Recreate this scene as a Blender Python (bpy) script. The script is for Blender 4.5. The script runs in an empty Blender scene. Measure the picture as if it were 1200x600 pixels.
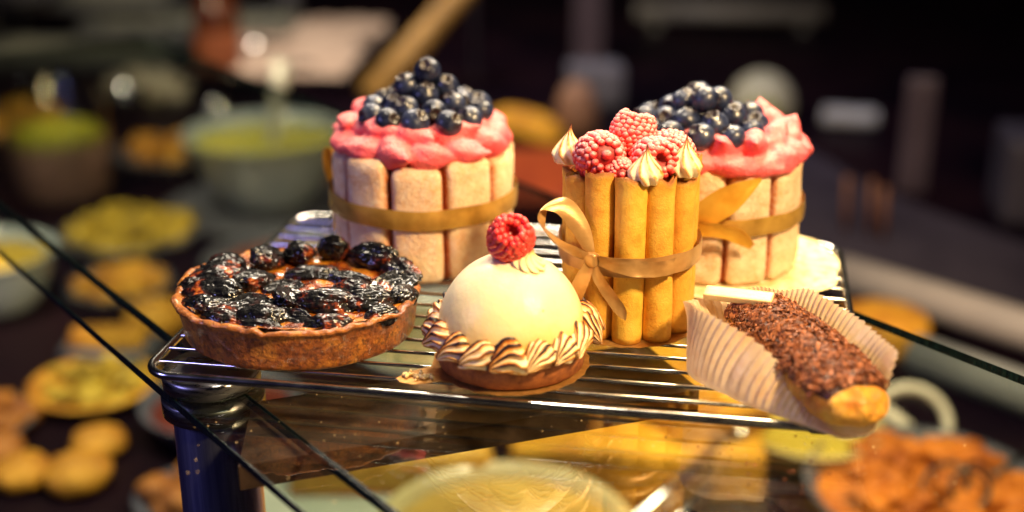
import bpy, bmesh, math, random
from math import pi, sin, cos, radians, sqrt, exp, atan2
from mathutils import Vector, Matrix, noise as mn
random.seed(7)
S = 0.01                      # everything below is written in centimetres; scaled to metres at the end
C = bpy.context.scene.collection
sc = bpy.context.scene
R_ = random.uniform
R_i = random.randint

# ------------------------------------------------------------------ node helpers
def newmat(name):
    m = bpy.data.materials.new(name); m.use_nodes = True
    nt = m.node_tree; nt.nodes.clear()
    out = nt.nodes.new('ShaderNodeOutputMaterial')
    return m, nt, out
class G:
    """tiny node graph builder"""
    def __init__(s, name):
        s.m, s.nt, s.out = newmat(name)
        tc = s.nt.nodes.new('ShaderNodeTexCoord')
        vm = s.nt.nodes.new('ShaderNodeVectorMath'); vm.operation = 'SCALE'; vm.inputs['Scale'].default_value = 100.0
        s.nt.links.new(tc.outputs['Object'], vm.inputs[0]); s.co = vm.outputs[0]; s.tc = tc
    def n(s, t, **kw):
        nd = s.nt.nodes.new(t)
        for k, v in kw.items():
            if hasattr(nd, k) and not k[0].isupper(): setattr(nd, k, v)
        return nd
    def set(s, nd, key, v):
        i = nd.inputs[key]
        if hasattr(v, 'is_linked') or isinstance(v, bpy.types.NodeSocket): s.nt.links.new(v, i)
        else:
            if isinstance(v, (tuple, list)) and len(v) == 3 and i.type == 'RGBA': v = (*v, 1)
            i.default_value = v
    def noise(s, scale, detail=4, rough=.55, co=None, dist=0):
        nd = s.n('ShaderNodeTexNoise'); s.set(nd, 'Vector', co or s.co); s.set(nd, 'Scale', scale)
        s.set(nd, 'Detail', detail); s.set(nd, 'Roughness', rough); s.set(nd, 'Distortion', dist); return nd.outputs['Fac']
    def voro(s, scale, feat='F1', out='Distance', co=None):
        nd = s.n('ShaderNodeTexVoronoi', feature=feat); s.set(nd, 'Vector', co or s.co); s.set(nd, 'Scale', scale); return nd.outputs[out]
    def ramp(s, fac, stops):
        nd = s.n('ShaderNodeValToRGB'); s.set(nd, 'Fac', fac); e = nd.color_ramp.elements
        while len(e) < len(stops): e.new(.5)
        for k, (p, c) in enumerate(stops):
            e[k].position = p
            e[k].color = (c, c, c, 1) if not isinstance(c, (tuple, list)) else (*c, 1)
        return nd.outputs['Color']
    def mix(s, f, a, b, mode='MIX'):
        nd = s.n('ShaderNodeMix'); nd.data_type = 'RGBA'; nd.blend_type = mode
        s.set(nd, 0, f); s.set(nd, 6, a); s.set(nd, 7, b); return nd.outputs[2]
    def math(s, op, a, b=0.0, clamp=False):
        nd = s.n('ShaderNodeMath', operation=op); nd.use_clamp = clamp; s.set(nd, 0, a); s.set(nd, 1, b); return nd.outputs[0]
    def map(s, sx, sy, sz, co=None):
        nd = s.n('ShaderNodeMapping'); s.set(nd, 'Vector', co or s.co); nd.inputs['Scale'].default_value = (sx, sy, sz); return nd.outputs[0]
    def sep(s, v):
        nd = s.n('ShaderNodeSeparateXYZ'); s.set(nd, 0, v); return nd.outputs
    def schlick(s, f0=.045, k=5.0):
        ge = s.n('ShaderNodeNewGeometry'); d = s.n('ShaderNodeVectorMath', operation='DOT_PRODUCT')
        s.nt.links.new(ge.outputs['Normal'], d.inputs[0]); s.nt.links.new(ge.outputs['Incoming'], d.inputs[1])
        c = s.math('SUBTRACT', 1.0, s.math('ABSOLUTE', d.outputs['Value'])); return s.math('ADD', f0, s.math('MULTIPLY', s.math('POWER', c, k), 1 - f0))
    def attr(s, name):
        nd = s.n('ShaderNodeAttribute'); nd.attribute_name = name; return nd.outputs['Fac']
    def normal_z(s):
        g = s.n('ShaderNodeNewGeometry'); return s.sep(g.outputs['Normal'])[2]
    def island(s):
        g = s.n('ShaderNodeNewGeometry'); return g.outputs['Random Per Island']
    def rnd(s):
        return s.n('ShaderNodeObjectInfo').outputs['Random']
    def bump(s, h, dist=.02, strength=1.0, nrm=None):
        nd = s.n('ShaderNodeBump'); s.set(nd, 'Height', h); nd.inputs['Distance'].default_value = dist * S
        nd.inputs['Strength'].default_value = strength
        if nrm is not None: s.set(nd, 'Normal', nrm)
        return nd.outputs[0]
    def bsdf(s, base, rough=.5, metal=0, bump=None, sss=0, sssr=(1, .5, .25), ssscale=.3, coat=0, coatr=.05, spec=.5, trans=0, aniso=0, sheen=0, link=True, ior=1.45):
        b = s.n('ShaderNodeBsdfPrincipled')
        s.set(b, 'Base Color', base); s.set(b, 'Roughness', rough); s.set(b, 'Metallic', metal)
        s.set(b, 'Specular IOR Level', spec); s.set(b, 'IOR', ior)
        if bump is not None: s.set(b, 'Normal', bump)
        if sss: s.set(b, 'Subsurface Weight', sss); s.set(b, 'Subsurface Radius', sssr); s.set(b, 'Subsurface Scale', ssscale * S)
        if coat: s.set(b, 'Coat Weight', coat); s.set(b, 'Coat Roughness', coatr)
        if trans: s.set(b, 'Transmission Weight', trans)
        if aniso: s.set(b, 'Anisotropic', aniso)
        if sheen: s.set(b, 'Sheen Weight', sheen)
        if link: s.nt.links.new(b.outputs[0], s.out.inputs['Surface'])
        return b.outputs[0]
    def surf(s, sh): s.nt.links.new(sh, s.out.inputs['Surface'])

def simple(name, c1, c2, scale=2.0, rough=.5, bumpd=.0, bscale=8, **kw):
    g = G(name); f = g.noise(scale)
    col = g.ramp(f, [(.3, c1), (.7, c2)])
    b = g.bump(g.noise(bscale, 6), bumpd) if bumpd else None
    g.bsdf(col, rough, bump=b, **kw); return g.m

# ------------------------------------------------------------------ mesh helpers
def obj(name, data, mat, parent=None, loc=(0, 0, 0), rot=(0, 0, 0), smooth=True):
    """data = (verts, faces[, {attr:[float]}]) or a Mesh"""
    if isinstance(data, bpy.types.Mesh): me = data
    else:
        me = bpy.data.meshes.new(name)
        me.from_pydata([tuple(v) for v in data[0]], [], [tuple(f) for f in data[1]])
        if len(data) > 2:
            for k, vals in data[2].items():
                a = me.attributes.new(k, 'FLOAT', 'POINT'); a.data.foreach_set('value', vals)
        me.validate(); me.update()
    if smooth: me.polygons.foreach_set('use_smooth', [True] * len(me.polygons))
    if mat is not None:
        if len(me.materials) == 0: me.materials.append(mat)
        else: me.materials[0] = mat
    o = bpy.data.objects.new(name, me); C.objects.link(o)
    o.location = loc; o.rotation_euler = rot
    if parent is not None: o.parent = parent
    return o
def thing(name, label, cat, loc=(0, 0, 0), rotz=0, group=None):
    o = bpy.data.objects.new(name, None); C.objects.link(o); o.location = loc; o.rotation_euler = (0, 0, rotz)
    o.empty_display_size = .01
    return tag(o, label, cat, group)
def tag(o, label, cat, group=None):
    o['label'] = label; o['category'] = cat
    if group: o['group'] = group
    return o
def struct(o): o['kind'] = 'structure'; return o
def merge(parts):
    V = []; F = []; A = {}
    for p in parts:
        n = len(V); V += list(p[0]); F += [tuple(i + n for i in f) for f in p[1]]
        if len(p) > 2:
            for k, v in p[2].items(): A.setdefault(k, []).extend(v)
    return (V, F, A) if A else (V, F)
def xf(data, M):
    return (([M @ Vector(v) for v in data[0]]), data[1]) + tuple(data[2:])
def T(x=0, y=0, z=0): return Matrix.Translation((x, y, z))
def RX(a): return Matrix.Rotation(a, 4, 'X')
def RY(a): return Matrix.Rotation(a, 4, 'Y')
def RZ(a): return Matrix.Rotation(a, 4, 'Z')
def SC(x, y, z): return Matrix.Diagonal((x, y, z, 1))
def grid(nu, nv, fn, cu=False, cv=False):
    V = []; F = []
    ku = nu if cu else nu + 1; kv = nv if cv else nv + 1
    for j in range(kv):
        for i in range(ku): V.append(Vector(fn(i / nu, j / nv)))
    for j in range(nv):
        for i in range(nu):
            a = j * ku + i; b = j * ku + (i + 1) % ku; c = ((j + 1) % kv) * ku + (i + 1) % ku; d = ((j + 1) % kv) * ku + i
            F.append((a, b, c, d))
    return V, F
def lathe(prof, n=48, fn=None, cap=True):
    V = []; F = []; m = len(prof)
    for j, (r, z) in enumerate(prof):
        for i in range(n):
            a = 2 * pi * i / n; rr, zz = (r, z) if fn is None else fn(a, r, z, j)
            V.append(Vector((rr * cos(a), rr * sin(a), zz)))
    for j in range(m - 1):
        for i in range(n):
            k = (i + 1) % n
            F.append((j * n + i, j * n + k, (j + 1) * n + k, (j + 1) * n + i))
    if cap:
        F.append(tuple(range(n - 1, -1, -1))); F.append(tuple((m - 1) * n + i for i in range(n)))
    return V, F
def frames(pts, closed):
    n = len(pts); T_ = []
    for i in range(n):
        a = pts[i - 1] if (i > 0 or closed) else pts[0]; b = pts[(i + 1) % n] if (i < n - 1 or closed) else pts[-1]
        T_.append((b - a).normalized())
    up = Vector((0, 0, 1)) if abs(T_[0].z) < .9 else Vector((1, 0, 0))
    N = (up - T_[0] * up.dot(T_[0])).normalized(); out = []
    for t in T_:
        N = (N - t * N.dot(t)).normalized(); out.append((t, N, t.cross(N)))
    return out
def tube(pts, r, n=12, closed=False, caps=True):
    pts = [Vector(p) for p in pts]; fr = frames(pts, closed); V = []; F = []; m = len(pts)
    for i, (p, (t, N, B)) in enumerate(zip(pts, fr)):
        rr = r(i / (m - 1)) if callable(r) else r
        for k in range(n):
            a = 2 * pi * k / n; V.append(p + (N * cos(a) + B * sin(a)) * rr)
    for i in range(m if closed else m - 1):
        for k in range(n):
            j = (i + 1) % m; l = (k + 1) % n
            F.append((i * n + k, i * n + l, j * n + l, j * n + k))
    if caps and not closed:
        F.append(tuple(range(n - 1, -1, -1))); F.append(tuple((m - 1) * n + k for k in range(n)))
    return V, F
def rbox(a, b, c, r, N=10, fn=None):
    """rounded box half sizes a,b,c"""
    V = []; F = []; key = {}
    d = (a, b, c)
    def vid(p):
        k = tuple(round(x, 4) for x in p)
        if k not in key:
            q = Vector([max(-(d[i] - r), min(d[i] - r, p[i])) for i in range(3)]); w = Vector(p) - q
            v = q + w.normalized() * r if w.length > 1e-9 else Vector(p)
            if fn: v = fn(v)
            key[k] = len(V); V.append(v)
        return key[k]
    for ax in range(3):
        u, w = (ax + 1) % 3, (ax + 2) % 3
        for s in (-1, 1):
            for i in range(N):
                for j in range(N):
                    q = []
                    for di, dj in ((0, 0), (1, 0), (1, 1), (0, 1)):
                        p = [0, 0, 0]; p[ax] = s * d[ax]
                        p[u] = d[u] * (-cos(pi * (i + di) / N)); p[w] = d[w] * (-cos(pi * (j + dj) / N)); q.append(vid(p))
                    if s < 0: q.reverse()
                    if len(set(q)) > 2: F.append(tuple(dict.fromkeys(q)))
    return V, F
def box(x0, x1, y0, y1, z0, z1):
    V = [Vector(p) for p in ((x0,y0,z0),(x1,y0,z0),(x1,y1,z0),(x0,y1,z0),(x0,y0,z1),(x1,y0,z1),(x1,y1,z1),(x0,y1,z1))]
    return V, [(3,2,1,0),(4,5,6,7),(0,1,5,4),(1,2,6,5),(2,3,7,6),(3,0,4,7)]
def ico(r=1, sub=2):
    bm = bmesh.new(); bmesh.ops.create_icosphere(bm, subdivisions=sub, radius=r)
    V = [v.co.copy() for v in bm.verts]; F = [tuple(v.index for v in f.verts) for f in bm.faces]; bm.free(); return V, F
def displace(data, fn):
    return ([fn(Vector(v)) for v in data[0]],) + tuple(data[1:])
def nz(v, s, off=0.0):
    return mn.noise(Vector(v) * s + Vector((off, off * 1.7, -off)))
def remesh(data, vox, smooth=2, fn=None):
    """fuse overlapping lumps into one skin"""
    me = bpy.data.meshes.new('tmp'); me.from_pydata([tuple(v) for v in data[0]], [], [tuple(f) for f in data[1]])
    o = bpy.data.objects.new('tmp', me); C.objects.link(o)
    m = o.modifiers.new('r', 'REMESH'); m.mode = 'VOXEL'; m.voxel_size = vox; m.use_smooth_shade = True
    if smooth: s_ = o.modifiers.new('s', 'SMOOTH'); s_.iterations = smooth; s_.factor = .5
    dg = bpy.context.evaluated_depsgraph_get(); dg.update()
    e = o.evaluated_get(dg); r = bpy.data.meshes.new_from_object(e)
    bpy.data.objects.remove(o); bpy.data.meshes.remove(me)
    if fn:
        for v in r.vertices: v.co = fn(v.co.copy())
    return r
def lerp(a, b, t): return a + (b - a) * t
def sstep(a, b, x):
    t = max(0, min(1, (x - a) / (b - a))); return t * t * (3 - 2 * t)

# ------------------------------------------------------------------ materials
MT = {}
def mats():
    # polished steel
    g = G('polished steel'); g.bsdf((.78, .76, .73), g.ramp(g.noise(.8, 3), [(.3, .13), (.7, .22)]), 1.0); MT['steel'] = g.m
    g = G('streaked post steel'); f = g.noise(1, 3, co=g.map(6, 6, .25)); g.bsdf(g.ramp(f, [(.3, (.34, .34, .62)), (.7, (.60, .60, .92))]), .33, 1.0); MT['post'] = g.m  # paler vertical streaks paint highlight stripes into the steel colour
    g = G('dark cap steel'); f = g.noise(1, 3, co=g.map(1, 1, 8)); g.bsdf((.3, .29, .3), g.ramp(f, [(.3, .2), (.7, .4)]), 1.0); MT['cap'] = g.m
    MT['darkbar'] = simple('dark brushed bar', (.03, .018, .015), (.09, .05, .04), .8, .35)
    # glass
    g = G('shelf glass')
    fr = g.schlick(.06, 3.4)
    tr = g.n('ShaderNodeBsdfTransparent'); tr.inputs[0].default_value = (.90, .95, .92, 1)
    gl = g.n('ShaderNodeBsdfGlossy'); gl.inputs['Color'].default_value = (1, 1, 1, 1); g.set(gl, 'Roughness', g.ramp(g.noise(.5, 5), [(.45, .004), (.8, .04)]))
    mx = g.n('ShaderNodeMixShader'); g.set(mx, 0, fr); g.nt.links.new(tr.outputs[0], mx.inputs[1]); g.nt.links.new(gl.outputs[0], mx.inputs[2])
    g.surf(mx.outputs[0]); MT['glass'] = g.m
    g = G('cut glass edge'); f = g.noise(1, 4, co=g.map(6, 6, 1)); g.bsdf(g.ramp(f, [(.35, (.002, .006, .006)), (.75, (.01, .03, .028))]), .12, spec=.6, bump=g.bump(f, .03)); MT['glassedge'] = g.m
    g = G('clear jar glass')
    fr = g.schlick()
    tr = g.n('ShaderNodeBsdfTransparent'); tr.inputs[0].default_value = (.85, .88, .88, 1)
    gl = g.n('ShaderNodeBsdfGlossy'); gl.inputs['Roughness'].default_value = .05
    mx = g.n('ShaderNodeMixShader'); g.set(mx, 0, fr); g.nt.links.new(tr.outputs[0], mx.inputs[1]); g.nt.links.new(gl.outputs[0], mx.inputs[2])
    g.surf(mx.outputs[0]); MT['jar'] = g.m
    # ladyfinger
    g = G('sugared ladyfinger'); up = g.attr('edge')
    f = g.noise(1.3, 5); base = g.ramp(f, [(.3, (.76, .42, .20)), (.55, (.86, .60, .36)), (.75, (.92, .74, .54))])
    base = g.mix(g.math('MULTIPLY', up, 1.0, True), base, (.60, .15, .02))
    fl = g.ramp(g.noise(6, 7, .75), [(.44, 0.0), (.56, 1.0)])
    base = g.mix(g.math('MULTIPLY', fl, .32), base, (.92, .82, .70))
    hb = g.math('ADD', g.noise(3.5, 6, .65), g.math('MULTIPLY', g.noise(14, 3), .35))
    g.bsdf(base, .9, bump=g.bump(hb, .14), sss=.15, sssr=(1, .5, .3), ssscale=.25, spec=.2); MT['finger'] = g.m
    MT['sponge'] = simple('orange sponge', (.45, .08, .015), (.62, .16, .03), 3, .8, .05)
    # pink cream
    g = G('pink cream'); up = g.normal_z(); f = g.noise(1.0, 5)
    base = g.ramp(f, [(.3, (.74, .055, .09)), (.7, (.86, .17, .18))])
    dust = g.math('MULTIPLY', g.ramp(up, [(.2, 0.0), (.95, 1.0)]), g.ramp(g.noise(5, 6, .7), [(.35, .1), (.7, .75)]))
    base = g.mix(g.math('MULTIPLY', dust, .55), base, (.90, .60, .55))
    g.bsdf(base, g.ramp(g.noise(4, 3), [(.3, .38), (.7, .6)]), bump=g.bump(g.math('ADD', g.noise(5, 6, .65), g.math('MULTIPLY', g.voro(9), .5)), .08), sss=.15, sssr=(1, .3, .25), ssscale=.3); MT['pink'] = g.m
    # blueberry
    g = G('blueberry skin'); f = g.noise(1.4, 4); n2 = g.noise(7, 4)
    base = g.ramp(f, [(.35, (.003, .004, .013)), (.7, (.014, .021, .060))])
    base = g.mix(g.ramp(g.math('MULTIPLY', n2, g.rnd()), [(.18, 0.0), (.6, .40)]), base, (.06, .085, .19))
    crown = g.attr('crown'); base = g.mix(crown, base, (.02, .012, .014))
    rough = g.math('ADD', g.ramp(f, [(.3, .26), (.7, .46)]), g.math('MULTIPLY', crown, .15))
    g.bsdf(base, rough, bump=g.bump(n2, .012), coat=.3, coatr=.12); MT['berry'] = g.m
    # raspberries
    for nm, dust in (('rasp', 0), ('raspd', 1)):
        g = G('raspberry flesh' if not dust else 'sugar dusted raspberry'); pit = g.attr('pit')
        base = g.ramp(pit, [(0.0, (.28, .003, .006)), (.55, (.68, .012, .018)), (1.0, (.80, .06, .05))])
        if dust:
            nzz = g.normal_z()
            m_ = g.math('MULTIPLY', g.ramp(nzz, [(.05, 0.0), (.6, 1.0)]), g.ramp(g.noise(11, 5, .75), [(.36, 0.0), (.54, 1.0)]))
            m_ = g.math('MULTIPLY', m_, g.ramp(pit, [(.2, .2), (.8, 1.0)])); base = g.mix(g.math('MULTIPLY', m_, .5), base, (.92, .72, .70))
        g.bsdf(base, .32 if not dust else .55, bump=g.bump(g.noise(16, 3), .01), sss=.3, sssr=(1, .12, .08), ssscale=.3, coat=.25 if not dust else 0, coatr=.15); MT[nm] = g.m
    # wafer
    g = G('rolled wafer'); z = g.sep(g.co)[2]
    f = g.noise(1.2, 5); n2 = g.noise(9, 6, .7)
    base = g.ramp(f, [(.25, (.66, .28, .02)), (.5, (.84, .46, .05)), (.75, (.90, .58, .09))])
    base = g.mix(g.ramp(n2, [(.58, 0.0), (.72, .40)]), base, (.38, .12, .015))
    base = g.mix(g.ramp(g.rnd(), [(0.0, 0.0), (1.0, .35)]), base, (.50, .18, .03))
    pr = g.attr('rim'); base = g.mix(g.math('MULTIPLY', pr, .95), base, (.24, .065, .008))
    g.bsdf(base, g.ramp(n2, [(.3, .42), (.7, .62)]), bump=g.bump(g.math('ADD', g.noise(16, 5, .7), g.noise(4, 4)), .035), spec=.5, sss=.1, ssscale=.2); MT['wafer'] = g.m
    # meringue with torch marks
    g = G('torched meringue'); t = g.attr('toast'); t2 = g.math('ADD', t, g.math('MULTIPLY', g.math('SUBTRACT', g.noise(5, 5), .5), .55))
    base = g.ramp(t2, [(.32, (.88, .74, .50)), (.48, (.80, .45, .13)), (.64, (.42, .13, .015)), (.82, (.10, .025, .008)), (1.0, (.012, .008, .012))])
    g.bsdf(base, .42, bump=g.bump(g.noise(10, 4), .015), sss=.25, sssr=(1, .7, .4), ssscale=.25); MT['meringue'] = g.m
    g = G('piped cream swirl'); t = g.attr('toast'); base = g.ramp(t, [(.4, (.88, .74, .42)), (.9, (.70, .42, .12))]); g.bsdf(base, .4, sss=.3, sssr=(1, .7, .4), ssscale=.25); MT['swirl'] = g.m
    # dome
    g = G('ivory glaze'); z = g.sep(g.co)[2]
    base = g.ramp(g.math('ADD', z, g.math('MULTIPLY', g.noise(.8, 3), .7)), [(.0, 0.0)] * 1 + [(1.0, 1.0)]) if False else None
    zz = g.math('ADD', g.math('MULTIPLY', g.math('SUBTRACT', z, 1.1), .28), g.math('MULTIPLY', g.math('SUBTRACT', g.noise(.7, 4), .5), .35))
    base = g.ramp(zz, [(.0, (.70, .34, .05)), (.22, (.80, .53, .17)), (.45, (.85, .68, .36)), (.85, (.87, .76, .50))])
    spot = g.ramp(g.voro(.62), [(.035, 1.0), (.06, 0.0)]); base = g.mix(g.math('MULTIPLY', spot, .55), base, (.75, .22, .08))
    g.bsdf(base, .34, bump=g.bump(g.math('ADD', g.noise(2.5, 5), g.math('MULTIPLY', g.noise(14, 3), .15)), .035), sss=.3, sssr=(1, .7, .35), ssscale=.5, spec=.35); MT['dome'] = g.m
    # tart crusts
    g = G('baked tart crust'); z = g.sep(g.co)[2]; f = g.noise(1.0, 6, .65); n2 = g.noise(5, 6, .7)
    base = g.ramp(f, [(.30, (.10, .022, .003)), (.48, (.36, .095, .008)), (.68, (.66, .26, .025))])
    burn = g.ramp(n2, [(.48, 0.0), (.60, 1.0)]); base = g.mix(g.math('MULTIPLY', burn, .75), base, (.07, .016, .006))
    zl = g.ramp(g.math('MULTIPLY', z, .4), [(.55, 0.0), (.9, 1.0)]); base = g.mix(g.math('MULTIPLY', zl, g.ramp(g.noise(1.6, 4), [(.38, .0), (.62, .7)])), base, (.56, .19, .015))
    base = g.mix(g.ramp(g.noise(2.2, 3), [(.62, 0.0), (.8, .35)]), base, (.6, .5, .45))
    g.bsdf(base, g.ramp(f, [(.3, .28), (.7, .5)]), bump=g.bump(g.math('ADD', g.noise(6, 6, .7), g.noise(1.6, 4)), .16), coat=.4, coatr=.18); MT['crust'] = g.m
    g = G('dark biscuit base'); f = g.noise(3, 6, .7); g.bsdf(g.ramp(f, [(.3, (.16, .035, .008)), (.7, (.42, .13, .025))]), .6, bump=g.bump(g.noise(12, 6, .7), .07)); MT['base'] = g.m
    # glazed custard
    g = G('baked custard'); f = g.noise(.9, 5, .6); base = g.ramp(f, [(.34, (.012, .003, .002)), (.46, (.20, .035, .004)), (.60, (.52, .20, .02)), (.78, (.10, .018, .003))])
    g.bsdf(base, .16, bump=g.bump(g.noise(2.6, 5, .6), .14), coat=.8, coatr=.06, sss=.15, ssscale=.3); MT['custard'] = g.m
    # plums
    g = G('roasted plum'); f = g.noise(1.1, 5, .6); base = g.ramp(f, [(.50, (.001, .001, .002)), (.59, (.016, .004, .005)), (.64, (.20, .03, .006)), (.76, (.60, .22, .03))])
    wr = g.noise(2.0, 4, .55, dist=1.6)
    g.bsdf(base, .5, bump=g.bump(wr, .10), coat=.7, coatr=.05, spec=.1); MT['plum'] = g.m
    # eclair
    g = G('golden choux'); z = g.sep(g.co)[2]; f = g.noise(1.2, 6, .65); base = g.ramp(f, [(.3, (.34, .09, .006)), (.5, (.64, .29, .022)), (.72, (.80, .50, .08))])
    base = g.mix(g.ramp(g.noise(.9, 5, .7, dist=1.5), [(.5, 0.0), (.62, .7)]), base, (.55, .16, .015))
    g.bsdf(base, .38, bump=g.bump(g.math('ADD', g.noise(2.2, 6, .65, dist=.8), g.voro(1.5)), .2), sss=.1, ssscale=.2, coat=.15, coatr=.3); MT['choux'] = g.m
    g = G('chocolate flakes'); r = g.island(); base = g.ramp(r, [(0.0, (.07, .018, .006)), (.6, (.20, .058, .018)), (1.0, (.38, .13, .045))]); g.bsdf(base, .55, bump=g.bump(g.noise(12, 3), .01), spec=.45); MT['flakes'] = g.m
    MT['choc'] = simple('dark chocolate icing', (.03, .010, .006), (.07, .02, .010), 3, .25, .05)
    MT['whitechoc'] = simple('white chocolate', (.62, .50, .22), (.70, .58, .30), 2, .35, .01, sss=.2, ssscale=.3)
    # paper cup
    g = G('waxed paper'); f = g.noise(2.0, 5)
    col = g.ramp(f, [(.3, (.74, .54, .32)), (.7, (.84, .67, .46))])
    stain = g.ramp(g.noise(.55, 4), [(.52, 0.0), (.72, .5)]); col = g.mix(stain, col, (.85, .45, .16))
    d = g.n('ShaderNodeBsdfDiffuse'); g.set(d, 'Color', col); tl = g.n('ShaderNodeBsdfTranslucent'); g.set(tl, 'Color', col)
    gl = g.n('ShaderNodeBsdfGlossy'); gl.inputs['Roughness'].default_value = .35
    bp = g.bump(g.noise(5, 5, .65), .03)
    for q in (d, tl, gl): g.set(q, 'Normal', bp)
    m1 = g.n('ShaderNodeMixShader'); m1.inputs[0].default_value = .45; g.nt.links.new(d.outputs[0], m1.inputs[1]); g.nt.links.new(tl.outputs[0], m1.inputs[2])
    m2 = g.n('ShaderNodeMixShader'); m2.inputs[0].default_value = .08; g.nt.links.new(m1.outputs[0], m2.inputs[1]); g.nt.links.new(gl.outputs[0], m2.inputs[2])
    g.surf(m2.outputs[0]); MT['paper'] = g.m
    # ribbons
    def ribbon(nm, c1, c2, rough):
        g = G(nm); w = g.noise(1, 3, co=g.map(1.5, 1.5, 40)); w2 = g.noise(.8, 3)
        g.bsdf(g.mix(g.ramp(w2, [(.35, 0.0), (.65, 1.0)]), c1, c2), rough, metal=.35, bump=g.bump(w, .006), sheen=.05, aniso=.4); return g.m
    MT['ribbon_tan'] = ribbon('bronze satin ribbon', (.38, .20, .065), (.58, .34, .13), .28)
    MT['ribbon_dark'] = ribbon('gold organza ribbon', (.34, .18, .03), (.58, .34, .07), .26)
    MT['ribbon_gold'] = ribbon('yellow satin ribbon', (.66, .33, .03), (.80, .46, .06), .34)
    g = G('gold card'); g.bsdf(g.ramp(g.noise(3, 4), [(.3, (.36, .17, .04)), (.7, (.55, .30, .09))]), .38, .6, bump=g.bump(g.noise(5, 4), .02)); MT['card'] = g.m
    MT['crumb'] = simple('pale crumbs', (.60, .40, .16), (.80, .62, .34), 6, .8, .05)
    g = G('cream stained paper'); g.bsdf(g.ramp(g.noise(1.8, 6, .7), [(.3, (.55, .42, .12)), (.6, (.82, .72, .45)), (.8, (.86, .82, .70))]), .75, bump=g.bump(g.noise(3, 5), .08)); MT['liner'] = g.m
mats()

# ================================================================== RACK
W, D, GZ = 30.0, 20.7, -1.35      # rack width, depth; top face of the glass shelf
def rack():
    t = thing('cooling_rack', 'rectangular steel wire cooling rack carrying the six pastries', 'cooling rack', (0, 0, 0))
    r = 1.3; pts = []
    for cx, cy, a0 in ((W - r, r, -90), (W - r, D - r, 0), (r, D - r, 90), (r, r, 180)):
        for k in range(9):
            a = radians(a0 + k * 90 / 8); pts.append((cx + r * cos(a), cy + r * sin(a), -.20))
    obj('rim', tube(pts, .19, 14, True), MT['steel'], t)
    n = 15
    for i in range(n):
        y = 1.15 + i * (D - 2.3) / (n - 1); dz = R_(-.015, .015)
        ex = .0 if 1.3 < y < D - 1.3 else .15
        P = [(.02 + ex, y, -.26), (.22 + ex, y, -.10 + dz), (W / 2, y + R_(-.04, .04), -.09 + dz), (W - .22 - ex, y, -.10 + dz), (W - .02 - ex, y, -.26)]
        obj('wire', tube(P, .085, 8), MT['steel'], t)
    for x, y in ((28.2, 1.6), (2.5, D - 1.6), (28.0, D - 1.8)):
        obj('foot', tube([(x - .5, y, -.3), (x - .42, y, GZ + .16), (x - .25, y, GZ + .09), (x + .25, y, GZ + .09), (x + .42, y, GZ + .16), (x + .5, y, -.3)], .085, 8), MT['steel'], t)
rack()

# ================================================================== GLASS SHELF
ux, uy = (.7420, -.6704)           # along the long edges (towards the front right)
nx, ny = (.6704, .7420)            # across the shelf
def strip(c0, c1, s0, s1, z0, z1):
    P = lambda s, c, z: Vector((ux * s + nx * c, uy * s + ny * c, z))
    V = [P(s0, c0, z0), P(s1, c0, z0), P(s1, c1, z0), P(s0, c1, z0), P(s0, c0, z1), P(s1, c0, z1), P(s1, c1, z1), P(s0, c1, z1)]
    return V
def pane(label, c0, c1, s0, s1):
    t = thing('glass_shelf', label, 'glass shelf', (0, 0, 0))
    V = strip(c0, c1, s0, s1, GZ - .40, GZ)
    obj('glass_sheet', (V, [(3, 2, 1, 0), (4, 5, 6, 7)]), MT['glass'], t, smooth=False)
    e = .03
    for (a, b, nm) in ((c0 - e, c0 + .0, 'edge'), (c1, c1 + e, 'edge')):
        VV = strip(a, b, s0, s1, GZ - .40, GZ - .004)
        obj('polished_edge', (VV, box(0, 1, 0, 1, 0, 1)[1]), MT['glassedge'], t, smooth=False)
pane('narrow strip of clear glass with dark edges above the steel post', .95, 3.45, -75, 60)
pane('wide clear glass shelf under the cooling rack', 3.62, 31.3, -75, 60)
def post():
    t = thing('shelf_post', 'round polished steel post with wide cap holding up the glass shelf', 'post', (2.25, 2.0, -28))
    b = [(1.85, 0), (1.85, 26.0)]
    obj('tube', lathe([(1.9, 0), (1.9, .3), (1.83, .35), (1.83, 25.6), (1.78, 25.7), (1.78, 26.22)], 64), MT['post'], t)
    z = 28 + GZ
    obj('cap', lathe([(1.5, z), (2.05, z + .004), (2.12, z + .08), (2.12, z + .62), (2.0, z + .74), (1.4, z + .78)], 64), MT['cap'], t)
    obj('collar', lathe([(2.2, z - 1.25), (2.25, z - 1.2), (2.25, z - .45), (2.2, z - .41)], 64), MT['cap'], t)
    # flat dark slab running back under the glass
    V = []; a = Vector((3.3, 2.2)); d = Vector((ux, uy)); dd = Vector((.862, .506))
    A = Vector((-4.0, -5.0)); 
    V = [(5.6, -3.7), (23.3, 6.1), (20.5, 10.6), (4.2, 1.6)]
    Vb = [Vector((x - 2.25, y - 2.0, 28 - 3.1)) for x, y in V] + [Vector((x - 2.25, y - 2.0, 28 - 2.0)) for x, y in V]
    obj('dark_slab', (Vb, box(0, 1, 0, 1, 0, 1)[1]), MT['darkbar'], t, smooth=False)
post()

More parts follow.
